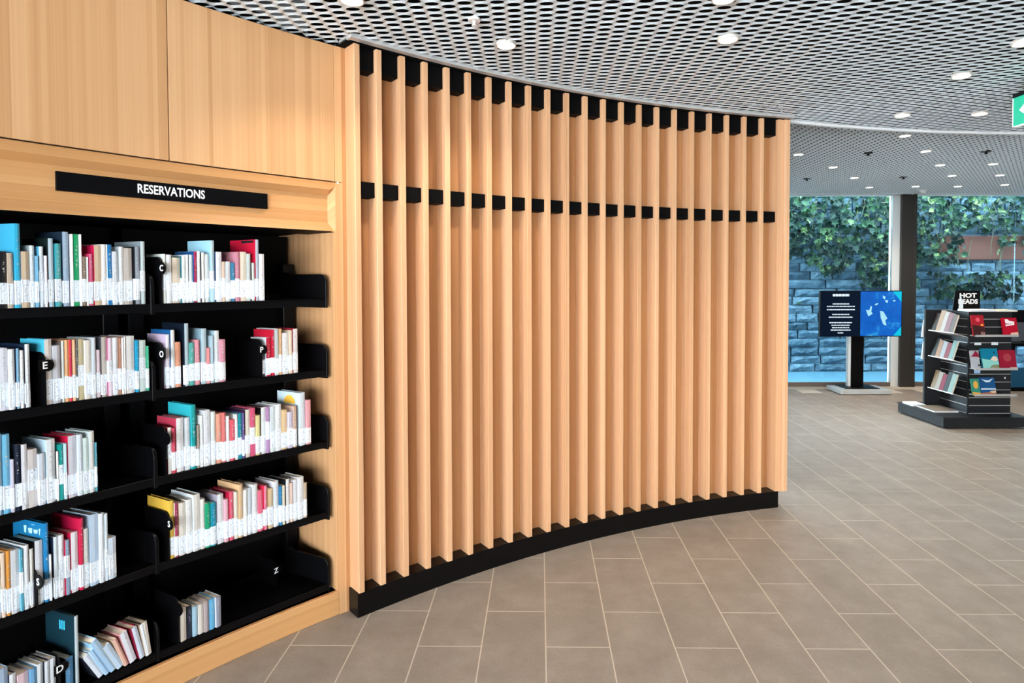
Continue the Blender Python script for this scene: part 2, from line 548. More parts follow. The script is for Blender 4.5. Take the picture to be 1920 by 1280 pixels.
for i, th in enumerate(ths):
    last = i == len(ths) - 1
    o = link('slat', spost if last else sm, wall_center, radial(th, RS))
    bevel(o, 0.0015)
for i in range(len(ths) - 1):
    t0, t1 = ths[i], ths[i + 1]
    h0 = math.degrees(0.0157 / RS); h1 = math.degrees((0.0235 if i == len(ths) - 2 else 0.0157) / RS)
    if i == len(ths) - 2:
        t1e = t1 + h1 + 0.0
    for z0, z1 in ((2.742, 2.854), (2.112, 2.188)):
        m = MB(); m.arcbox(u_of(t0 - h0), u_of(t1 + h1), RS + 0.026, RW - 0.001, z0, z1, 2)
        link('spacer_block', m.mesh('spacer_block', M_BLACKM), wall_center)
bevel(link('slat', slat_mesh(0.045, 0.14), wall_center, radial(103.17, RS - 0.012)), 0.0015)
# closing return at the far end of the slatted wall
m = MB(); m.arcbox(u_of(103.0), u_of(102.9), RS + 0.13, RS + 0.5, 0, 2.855, 1)
link('end_return', m.mesh('end_return', M_BACK), wall_center)

# ================================================================== CEILING
ZN, ZF = 2.878, 3.0


def r_div(th):
    return RS - 0.03 if th > 103.2 else RS + 0.06 + max(0, (103.2 - th)) * 0.0155


m = MB(); m.box(-9, 14, -8, 9.45, 3.22, 3.4)
ceiling = struct(link('ceiling', m.mesh('ceiling', M_VOID)))
V1 = Vector((0.1405, -0.008)); V2 = Vector((0.0, 0.0568))
EX = V1 / 2


def hole_cell(bm, c, z, nseg, a=0.0305, b=0.0235, h=0.0060):
    """one staggered oval opening with its rolled strands"""
    base = len(bm.v); vs = []
    ux = EX.normalized()
    for i in range(nseg):
        ph = 2 * math.pi * (i + 0.5) / nseg
        x, y = math.cos(ph), math.sin(ph)
        k = 1 / max(abs(x), abs(y))
        ox, oy = x * k * (V1.length / 4), y * k * (V2.y / 2)
        p = c + ux * ox; vs.append((p.x, p.y + oy, z - h / 2))
        p = c + ux * (a * x); vs.append((p.x, p.y + b * y, z - h * (1 - y) / 2))
    fs = []
    for i in range(nseg):
        j = (i + 1) % nseg
        fs.append((2 * i, 2 * j, 2 * j + 1, 2 * i + 1))
    bm.v += vs; bm.uv += [(0, 0)] * len(vs)
    for f in fs:
        bm.f.append(tuple(q + base for q in f)); bm.m.append(0)


near, far = MB(), MB()
PITCH_X = V1.length / 2
for i in range(-75, 150):
    for j in range(-70, 200):
        cpt = EX * i + V2 * (j + 0.5 * (i % 2)) + Vector((0, 0.02))
        # keep columns straight: undo the drift of the half vector
        x, y = cpt.x, cpt.y
        d = math.hypot(x - CX, y - CY); th = math.degrees(math.atan2(y - CY, x - CX))
        if 60 < th < 160:
            lim = (RW + 0.045 if th > 132.95 else r_div(th))
        else:
            lim = 9
        if d < lim and -2.6 < x < 5.2 and 0.3 < y:
            hole_cell(near, cpt, ZN, 12)
        elif 1.2 < x < 8.6 and 3.9 < y < 9.36 and d > lim + 0.03 and th < 104 and th > 55:
            hole_cell(far, cpt, ZF, 8, h=0.0125)
o = link('expanded_mesh', near.mesh('expanded_mesh', M_MESH), ceiling); o['kind'] = 'stuff'
o = link('expanded_mesh', far.mesh('expanded_mesh_far', M_MESH), ceiling); o['kind'] = 'stuff'
# edge trims
m = MB(); m.arcbox(u_of(132.9), u_of(102.9), RS - 0.05, RS - 0.012, ZT + 0.004, ZN + 0.004)
m.arcbox(u_of(133.02), u_of(132.9), RS - 0.05, RW - 0.02, ZT + 0.004, ZN + 0.004, 1)
struct(link('trim_1', m.mesh('trim_1', M_TRIM)))
for nm, za, zb, mt in (('trim_2', ZT + 0.004, ZN + 0.006, M_WHITE), ('trim_6', ZN + 0.006, 3.215, M_VOID)):
    m = MB(); vs = []; K = 40
    for i in range(K + 1):
        th = 102.9 - i * 47.9 / K
        for dr in (-0.012, 0.022):
            for z in (za, zb):
                vs.append(cyl(th, r_div(th) + dr, z))
    fs = []
    for i in range(K):
        a = i * 4; c = a + 4
        fs += [(a, c, c + 1, a + 1), (a + 2, a + 3, c + 3, c + 2), (a + 1, c + 1, c + 3, a + 3), (a, a + 2, c + 2, c)]
    m.add(vs, fs); struct(link(nm, m.mesh(nm, mt)))
m = MB(); m.arcbox(u_of(133.02), u_of(102.9), RS + 0.0, RW + 0.2, ZT + 0.001, ZT + 0.012)
struct(link('trim_3', m.mesh('trim_3', M_VOID)))

m = MB(); m.arcbox(u_of(134.0), u_of(102.6), RW + 0.06, RW + 0.10, 2.84, 3.25)
m.add([cyl(102.6, RW + 0.06, z) for z in (2.84, 3.25)] + [Vector((1.95, 5.3, z)) for z in (3.25, 2.84)], [(0, 1, 2, 3)])
struct(link('void_bulkhead_slats', m.mesh('void_bulkhead_slats', M_VOID)))  # black bulkhead added to keep outside light out of the ceiling void

# recessed downlights
M_LAMP = plain('lamp_lens', (1, 0.95, 0.88), 0.4, emit=(1.0, 0.90, 0.76), es=14.0)
M_RING = plain('lamp_ring', (0.72, 0.66, 0.6), 0.4)
ring = MB(); K = 24
vs = []
for r, z in ((0.042, 0.006), (0.044, -0.006), (0.051, -0.006), (0.051, 0.012)):
    for i in range(K):
        a = 2 * math.pi * i / K; vs.append((r * math.cos(a), r * math.sin(a), z))
ring.add(vs, [(k * K + i, k * K + (i + 1) % K, (k + 1) * K + (i + 1) % K, (k + 1) * K + i) for k in range(3) for i in range(K)])
ring_me = ring.mesh('ring', M_RING)
lens_me = MB().disc((0, 0, -0.004), 0.043, 0.006, 24).mesh('lens', M_LAMP)
spot = bpy.data.lights.new('downlight', 'SPOT')
spot.energy = SPOT_W; spot.color = (1.0, 0.86, 0.70); spot.spot_size = math.radians(120); spot.spot_blend = 0.9; spot.shadow_soft_size = 0.04
NEARL = [(660, 0, 'clipped by the top edge above the first wall slat'), (949, 84, 'over the middle of the slatted wall'), (1365, 73, 'on near ceiling, right of the slatted wall middle'),
         (1357, -3, 'clipped by the top edge of the picture, right of centre'), (1803, 142, 'on near ceiling, up and left of green sign'),
         (1692, 216, 'just in front of white ceiling strip, left of its pair'), (1837, 213, 'just left of the green sign, before the strip'), (1919, 80, 'cut by the right picture edge above green sign')]
FARL = [(1697, 254, 'nearest behind the white ceiling strip'), (1497, 289, 'closest to the end of the slatted wall'), (1562, 313, 'second from the slatted wall end, far ceiling'),
        (1602, 333, 'third from the slatted wall end, far ceiling'), (1630, 351, 'fourth from slatted wall end, nearest left window'), (1736, 283, 'second behind strip in the middle diagonal row'),
        (1763, 309, 'third behind strip in the middle diagonal row'), (1785, 329, 'fourth behind strip in the middle diagonal row'), (1717, 349, 'beside the white detector near dark column'),
        (1796, 349, 'last of the middle diagonal row near window'), (1862, 307, 'first of the rightmost diagonal trio'), (1875, 328, 'middle of the rightmost diagonal trio'), (1884, 346, 'last of rightmost diagonal trio near window')]
for L_, z, grp in ((NEARL, ZN, 'downlights in the near ceiling'), (FARL, ZF, 'downlights in the far ceiling')):
    for x, y, wds in L_:
        p = at_z(x, y, z - 0.008)
        t = empty('downlight', p)
        tag(t, 'round recessed downlight ' + wds, 'downlight', grp)
        link('ring', ring_me, t); link('lens', lens_me, t)
        lo = bpy.data.objects.new('bulb', spot); COL.objects.link(lo); lo.parent = t
        lo.location = (0, 0, -0.03)
# sprinkler heads and detector
for x, y, z, mat, wds in ((889, 38, ZN, M_WHITE, 'small white sprinkler head in the near ceiling'), (1628, 287, ZF, M_BLACK, 'dark sprinkler head on far ceiling, left of the middle lights'),
                          (1849, 284, ZF, M_BLACK, 'dark sprinkler head on far ceiling, under the green sign'), (1513, 335, ZF, M_BLACK, 'dark sprinkler head on far ceiling beside the slatted wall end'),
                          (1694, 332, ZF, M_BLACK, 'dark sprinkler head on far ceiling above the dark column')):
    t = empty('sprinkler_head', at_z(x, y, z - 0.01)); tag(t, wds, 'sprinkler')
    r = 0.028 if z == ZN else 0.045
    link('escutcheon', MB().disc((0, 0, -0.004), r, 0.012, 16).mesh('escutcheon', mat), t)
    link('nozzle', MB().disc((0, 0, -0.022), r * 0.25, 0.019, 10).disc((0, 0, -0.026), r * 0.4, 0.004, 10).mesh('nozzle', mat), t)
t = empty('smoke_detector', at_z(1731, 358, ZF - 0.02)); tag(t, 'white round smoke detector on far ceiling near the window', 'detector')
link('base', MB().disc((0, 0, -0.01), 0.05, 0.03, 20).mesh('base', M_WHITE), t)
link('sensor', MB().disc((0, 0, -0.035), 0.032, 0.026, 20).mesh('sensor', M_WHITE), t)

# ================================================================== WINDOW WALL AND OUTSIDE
YW = 9.40
ZH = 2.99


def glass_mat():
    m = bpy.data.materials.new('cool_cast_glass'); m.use_nodes = True
    nt = m.node_tree; N, L = nt.nodes, nt.links
    N.remove(N['Principled BSDF'])
    tr = N.new('ShaderNodeBsdfTransparent'); tr.inputs[0].default_value = (0.82, 0.93, 0.97, 1)  # pane tint stands in for the cool cast of the daylight
    gl = N.new('ShaderNodeBsdfGlossy'); gl.inputs['Roughness'].default_value = 0.02; gl.inputs['Color'].default_value = (0.8, 0.95, 1, 1)
    fr = N.new('ShaderNodeFresnel'); fr.inputs[0].default_value = 1.3
    mx = N.new('ShaderNodeMixShader'); L.new(fr.outputs[0], mx.inputs[0]); L.new(tr.outputs[0], mx.inputs[1]); L.new(gl.outputs[0], mx.inputs[2])
    L.new(mx.outputs[0], N['Material Output'].inputs['Surface'])
    return m


M_GLASS = glass_mat()
xm0, xm1, xc1 = at_y(1671, 450, YW).x, at_y(1685, 450, YW).x, at_y(1713, 450, YW).x
w1 = struct(link('window_1', MB().box(2.2, xm0, YW - 0.03, YW + 0.05, 0, 0.062).mesh('window_1', M_SILL)))
link('pane', MB().box(2.2, xm0, YW + 0.005, YW + 0.017, 0.062, ZH).mesh('pane', M_GLASS), w1)
link('jamb', MB().box(xm0, xm1, YW - 0.03, YW + 0.06, 0, ZH).mesh('jamb', M_FRAMEL), w1)
link('head', MB().box(2.2, xm1, YW - 0.03, YW + 0.05, ZH - 0.012, ZH + 0.03).mesh('head', M_FRAMEL), w1)
w2 = struct(link('window_2', MB().box(xc1, 10.5, YW - 0.03, YW + 0.05, 0, 0.062).mesh('window_2', M_SILL)))
xj = at_y(1905, 450, YW).x
link('pane', MB().box(xc1, xj - 0.004, YW + 0.005, YW + 0.017, 0.062, ZH).mesh('pane', M_GLASS), w2)
link('pane', MB().box(xj + 0.004, 10.5, YW + 0.005, YW + 0.017, 0.062, ZH).mesh('pane', M_GLASS), w2)
link('head', MB().box(xc1, 10.5, YW - 0.03, YW + 0.05, ZH - 0.012, ZH + 0.03).mesh('head', M_FRAMEL), w2)
m = MB().box(xm1, xc1, YW - 0.08, YW + 0.12, 0, ZH + 0.05)
col = tag(link('column', m.mesh('column', M_FRAMED)), 'dark bronze square column between the two windows', 'column')
link('cover_strip', MB().box(xm1 + 0.17, xc1 - 0.005, YW - 0.086, YW - 0.08, 0, ZH).mesh('cover_strip', M_FRAMED), col)

m = MB(); m.box(10.5, 10.6, -8, 9.45, 0, 3.3)
struct(link('light_blocker_right', m.mesh('light_blocker_right', plain('blocker_grey', (0.35, 0.36, 0.37), 0.7))))  # unseen wall added to cut light entering from the right
m = MB(); m.box(1.4, 10.6, -6.1, -6.0, 0, 3.3)
struct(link('light_blocker_back', m.mesh('light_blocker_back', plain('blocker_back_paint', (0.45, 0.44, 0.42), 0.7))))  # unseen wall added so that light enters mostly from the left
m = MB(); m.box(1.0, 10.6, YW + 0.0, YW + 0.06, ZH + 0.03, 3.3)
struct(link('void_bulkhead_window', m.mesh('void_bulkhead_window', M_VOID)))  # black bulkhead added to close the void against outside view and light
m = MB(); m.box(1.9, 2.0, 5.05, 9.45, 0, 3.3)
struct(link('light_blocker_far', m.mesh('light_blocker_far', plain('blocker_far_paint', (0.30, 0.27, 0.24), 0.7))))  # unseen wall added to stop light leaking in behind the slatted wall

# outside: paved strip, stone wall, ivy
M_PAVE = plain('outside_paving', (0.04, 0.13, 0.19), 0.7)  # bluish outdoor light is put into the paving colour
m = MB(); m.box(0, 14, 9.46, 14, -0.1, -0.01)
struct(link('ground', m.mesh('ground', M_PAVE)))
YS = 10.95


def stone_mat():
    m, nt, b = new_mat('stone_blue_cast'); N, L = nt.nodes, nt.links
    geo = N.new('ShaderNodeNewGeometry'); oi = N.new('ShaderNodeObjectInfo')
    n1 = N.new('ShaderNodeTexNoise'); n1.inputs['Scale'].default_value = 7; n1.inputs['Detail'].default_value = 6
    L.new(geo.outputs['Position'], n1.inputs['Vector'])
    a = N.new('ShaderNodeMath'); a.operation = 'MULTIPLY_ADD'; a.inputs[1].default_value = 0.5
    L.new(oi.outputs['Random'], a.inputs[0]); L.new(n1.outputs[0], a.inputs[2])
    r = ramp(nt, [(0.35, (0.030, 0.062, 0.088)), (0.7, (0.072, 0.138, 0.19)), (1.0, (0.135, 0.225, 0.29))])  # blue of the outdoor light is put into the stone tones
    L.new(a.outputs[0], r.inputs[0]); L.new(r.outputs[0], b.inputs['Base Color']); b.inputs['Roughness'].default_value = 0.9; b.inputs['Specular IOR Level'].default_value = 0.15
    bp = N.new('ShaderNodeBump'); bp.inputs['Strength'].default_value = 0.9; bp.inputs['Distance'].default_value = 0.035
    n2 = N.new('ShaderNodeTexNoise'); n2.inputs['Scale'].default_value = 13; n2.inputs['Detail'].default_value = 5
    L.new(geo.outputs['Position'], n2.inputs['Vector']); L.new(n2.outputs[0], bp.inputs['Height']); L.new(bp.outputs[0], b.inputs['Normal'])
    return m


M_STONE = stone_mat()
M_MORTAR = plain('dark_mortar', (0.035, 0.05, 0.06), 0.9)
m = MB(); m.box(2.5, 13, YS + 0.06, YS + 0.4, -0.1, 3.5)
wall_out = struct(link('wall_garden', m.mesh('wall_garden', M_MORTAR)))


def stone_mesh(k):
    rnd = random.Random(k)
    mm = MB(); nx, nz = 6, 3
    vs = []
    for j in range(nz + 1):
        for i in range(nx + 1):
            ex_ = i in (0, nx) or j in (0, nz)
            x = i / nx - 0.5 + (0 if i in (0, nx) else rnd.uniform(-.04, .04)) + (rnd.uniform(0, .02) if i == 0 else 0) - (rnd.uniform(0, .02) if i == nx else 0)
            z = j / nz - 0.5 + rnd.uniform(-.05, .05) * (0.5 if j in (0, nz) else 1.4)
            vs.append((x, 0.004 if ex_ else -rnd.uniform(0.0, 0.028), z))
    fs = [(j * (nx + 1) + i, j * (nx + 1) + i + 1, (j + 1) * (nx + 1) + i + 1, (j + 1) * (nx + 1) + i) for j in range(nz) for i in range(nx)]
    nb = len(vs)
    per = list(range(nx + 1)) + [j * (nx + 1) + nx for j in range(1, nz + 1)] + [nz * (nx + 1) + i for i in range(nx - 1, -1, -1)] + [j * (nx + 1) for j in range(nz - 1, 0, -1)]
    for p in per:
        vs.append((vs[p][0], 0.09, vs[p][2]))
    for q in range(len(per)):
        r_ = (q + 1) % len(per)
        fs.append((per[q], nb + q, nb + r_, per[r_]))
    mm.add(vs, fs)
    return mm.mesh('stone', M_STONE)


smesh = [stone_mesh(k) for k in range(7)]
count = 0
z = -0.02
row = 0
rs = random.Random(3)
while z < 3.3:
    block = 0.46
    hh = block / 3
    x = 3.6 + rs.uniform(-.2, .1)
    while x < 9.9:
        L_ = rs.uniform(0.34, 0.85)
        if count < 300:
            g = 0.006
            link('stone', smesh[rs.randrange(7)], wall_out,
                 Matrix.Translation((x + L_ / 2, YS + rs.uniform(-0.012, 0.012), z + hh / 2)) @ Matrix.Diagonal((L_ - g * 2, rs.uniform(0.8, 1.3), hh - g * (2.2 if row % 3 == 2 else 0.8), 1)))
            count += 1
        x += L_
    z += hh; row += 1
    if z > 2.2:
        break
m = MB()
while z < 3.3:
    x = 3.6
    while x < 9.9:
        L_ = rs.uniform(0.5, 0.9); q = smesh[rs.randrange(7)]
        Mx = Matrix.Translation((x + L_ / 2, YS, z + 0.11)) @ Matrix.Diagonal((L_ - .012, 1, 0.21, 1))
        m.add([Mx @ v.co for v in q.vertices], [tuple(p.vertices) for p in q.polygons])
        x += L_
    z += 0.22
o = link('upper_stones', m.mesh('upper_stones', M_STONE), wall_out); o['kind'] = 'stuff'
m = MB(); m.box(7.25, 9.7, YS - 0.06, YS + 0.02, 2.02, 2.46)
bevel(link('rust_panel', m.mesh('rust_panel', plain('rust_render', (0.13, 0.045, 0.03), 0.85)), wall_out), 0.02, 2)


def leaf_mat():
    m, nt, b = new_mat('ivy_leaf'); N, L = nt.nodes, nt.links
    geo = N.new('ShaderNodeNewGeometry')
    n1 = N.new('ShaderNodeTexWhiteNoise'); n1.noise_dimensions = '3D'
    sn = N.new('ShaderNodeVectorMath'); sn.operation = 'SNAP'; sn.inputs[1].default_value = (0.13, 0.13, 0.13)
    L.new(geo.outputs['Position'], sn.inputs[0]); L.new(sn.outputs[0], n1.inputs['Vector'])
    r = ramp(nt, [(0.0, (0.002, 0.014, 0.013)), (0.5, (0.005, 0.030, 0.020)), (0.88, (0.022, 0.072, 0.030)), (1.0, (0.13, 0.20, 0.07))])
    L.new(n1.outputs['Value'], r.inputs[0]); L.new(r.outputs[0], b.inputs['Base Color']); b.inputs['Roughness'].default_value = 0.6; b.inputs['Specular IOR Level'].default_value = 0.25
    return m


M_LEAF = leaf_mat()
M_STEM = plain('ivy_stem', (0.10, 0.12, 0.07), 0.8)
leafs = []
for k in range(4):
    rnd = random.Random(40 + k)
    pts = [(0, 0), (.30, .02), (.52, .20), (.34, .34), (.46, .62), (.20, .60), (0, 1.0), (-.22, .62), (-.44, .60), (-.32, .34), (-.52, .20), (-.28, .02)]
    pts = [(a * rnd.uniform(.85, 1.15), b * rnd.uniform(.9, 1.1)) for a, b in pts]
    vs = [(0, 0.10, -0.4)] + [(a, -0.10 * abs(a) * 2 + 0.03 * rnd.random(), -b) for a, b in pts]
    vs2 = [(x, y + 0.02, z_) for x, y, z_ in vs]
    nn = len(vs)
    fs = [(0, i, i % 12 + 1) for i in range(1, 13)] + [(nn, nn + i % 12 + 1, nn + i) for i in range(1, 13)]
    leafs.append(MB().add(vs, fs[:12]).mesh('leaf', M_LEAF))
ivy = empty('ivy', (6.4, YS, 3.3))
tag(ivy, 'green ivy hanging over the stone wall outside the windows', 'ivy')


def ivy_density(x, zz):
    # hanging mass, deeper beside the column, thinner to the far right
    low = 2.05 + 0.18 * math.sin(x * 2.1) + 0.12 * math.sin(x * 5.3 + 1)
    if 5.9 < x < 6.9:
        low = 1.55
    if 6.9 <= x < 7.7:
        low = 1.95
    if x >= 7.7:
        low = 2.55 if x < 8.4 else 2.3
    return zz > low


rs = random.Random(11)
nl = 0
stuff = MB()
tries = 0
while nl < 2200 and tries < 60000:
    tries += 1
    x = rs.uniform(3.9, 9.8); zz = rs.uniform(1.0, 3.45)
    okk = ivy_density(x, zz) or (7.3 < x < 8.9 and 1.35 < zz < 1.8 and rs.random() < .8) or rs.random() < 0.012
    if not okk or (x > 7.6 and zz > 2.4 and rs.random() < 0.25):
        continue
    sz = rs.uniform(0.075, 0.15)
    yy = YS - rs.uniform(0.05, 0.32) * min(1, (zz - 0.8) / 1.2)
    Mx = Matrix.Translation((x, yy, zz)) @ Matrix.Rotation(rs.uniform(-1.0, 1.0), 4, 'Z') @ Matrix.Rotation(rs.uniform(-1.1, 1.1), 4, 'Y') @ Matrix.Rotation(rs.uniform(-0.7, 0.5), 4, 'X') @ Matrix.Diagonal((sz, sz, sz, 1))
    q = leafs[rs.randrange(4)]
    if nl < 300 and 4.5 < x < 9.0 and zz < 3.1 and yy < YS - 0.1:
        link('leaf', q, ivy, Matrix.Translation((-6.4, -YS, -3.3)) @ Mx)
    else:
        Mx = Matrix.Translation((-6.4, -YS, -3.3)) @ Mx
        stuff.add([Mx @ v.co for v in q.vertices], [tuple(p.vertices) for p in q.polygons])
    nl += 1
o = link('foliage', stuff.mesh('foliage', M_LEAF), ivy); o['kind'] = 'stuff'
m = MB()
for k in range(46):
    x = rs.uniform(4.0, 9.6); zz = 3.4; yy = YS - 0.1
    p0 = Vector((x, yy, zz))
    for sgm in range(rs.randrange(3, 8)):
        p1 = p0 + Vector((rs.uniform(-.14, .14), rs.uniform(-.03, .02), -rs.uniform(.18, .34)))
        w = 0.006
        a = [Vector((w, 0, 0)), Vector((-w, 0, 0)), Vector((0, w, 0))]
        m.add([p0 + q - Vector((6.4, YS, 3.3)) for q in a] + [p1 + q - Vector((6.4, YS, 3.3)) for q in a], [(0, 1, 4, 3), (1, 2, 5, 4), (2, 0, 3, 5)])
        p0 = p1
link('stems', m.mesh('stems', M_STEM), ivy)['kind'] = 'stuff'

# ================================================================== RESERVATIONS SIGN
ss = [u_of(143.44), u_of(136.2)]
m = MB(); m.arcbox(ss[0], ss[1], RW + 0.018, RW + 0.031, 2.0245, 2.0945, 10)
sgn = tag(link('sign_board', m.mesh('sign_board', M_BLACK)), 'long black sign reading RESERVATIONS on timber fascia over the shelves', 'sign')
me = text_mesh('RESERVATIONS', 0.050, 0.0006, 0.0009)
xs = [v.co.x for v in me.vertices]; x0, x1 = min(xs), max(xs)
ua, _ = 0, 0
# width of the lettering from the survey
pa, pb = at_z(258, 356, 2.062), at_z(384, 367, 2.06)
ta = math.degrees(math.atan2(pa.y - CY, pa.x - CX)); tb = math.degrees(math.atan2(pb.y - CY, pb.x - CX))


def th_at(px, py, r):
    d = ray(px, py); A = d.x ** 2 + d.y ** 2; B = -(d.x * CX + d.y * CY); Q = CX * CX + CY * CY - r * r
    t = (-B + math.sqrt(B * B - A * Q)) / A
    return math.degrees(math.atan2(d.y * t - CY, d.x * t - CX))


ua, ub = u_of(th_at(258, 356, RW + 0.018)), u_of(th_at(384, 367, RW + 0.018))
for v in me.vertices:
    u = ua + (v.co.x - x0) / (x1 - x0) * (ub - ua)
    v.co = cu(u, RW + 0.0172 - v.co.z, 2.0605 + v.co.y)
me.materials.append(M_LETTER)
link('lettering', me, sgn)

# ================================================================== BOOKCASES
YAW_B = math.radians(15)   # books, dividers and brackets stand turned a little on the straight shelves
Z_SH = [1.600, 1.247, 0.888, 0.530, 0.163]
ROWN = ['top', 'second', 'third', 'fourth', 'bottom']


def bracket_poly(h=0.125, d=0.33, r=0.045, drop=0.043):
    p = [(-0.004, -drop), (d, -drop), (d, h + 0.01), (d - 0.05, h + 0.01), (d - 0.06, h)]
    for i in range(7):
        a = math.pi / 2 * i / 6
        p.append((-0.004 + r - r * math.sin(a), h - r + r * math.cos(a)))
    return p


def bookcase(name, label, P, T, L_, ext):
    root = empty(name, (P.x, P.y, 0), math.atan2(T.y, T.x))
    tag(root, label, 'bookcase')
    for s in (0.03, L_ - 0.03):
        m = MB(); m.box(s - 0.03, s + 0.03, 0.345, 0.42, 0, 1.78)
        bevel(link('upright', m.mesh('upright', M_BLACK), root), 0.003)
    m = MB(); m.box(0.0, L_, 0.425, 0.435, 0.02, 1.93)
    link('back_panel', m.mesh('back_panel', M_BLACKM), root)
    for k, z in enumerate(Z_SH):
        m = MB(); m.box(0.004, L_ - 0.004, 0, 0.335, z - 0.006, z); m.box(0.004, L_ - 0.004, 0, 0.012, z - 0.034, z)
        m.box(0.004, L_ - 0.004, 0.323, 0.335, z - 0.034, z + 0.02)
        sh = bevel(link('shelf', m.mesh('shelf', M_BLACK), root), 0.0015)
        for s in ((0.0, L_) if k < 4 else (0.0, L_ - 0.005)):
            m = MB(); m.prism(bracket_poly(drop=0.043 if k < 4 else 0.04), lambda a, b, t: (s + t - max(a, 0) * math.tan(YAW_B), a * 0.88, z + b), -0.004, 0.004)
            bevel(link('bracket', m.mesh('bracket', M_BLACK), sh), 0.002, 2)
    return root


bookcase('bookcase', 'black steel bookcase bay at left, under most of the RESERVATIONS sign', A_L, T_L, LEN_L + 0.018, 0)
bookcase('bookcase', 'black steel bookcase bay at right, against the timber reveal', A_R, T_R, LEN_R, 0)

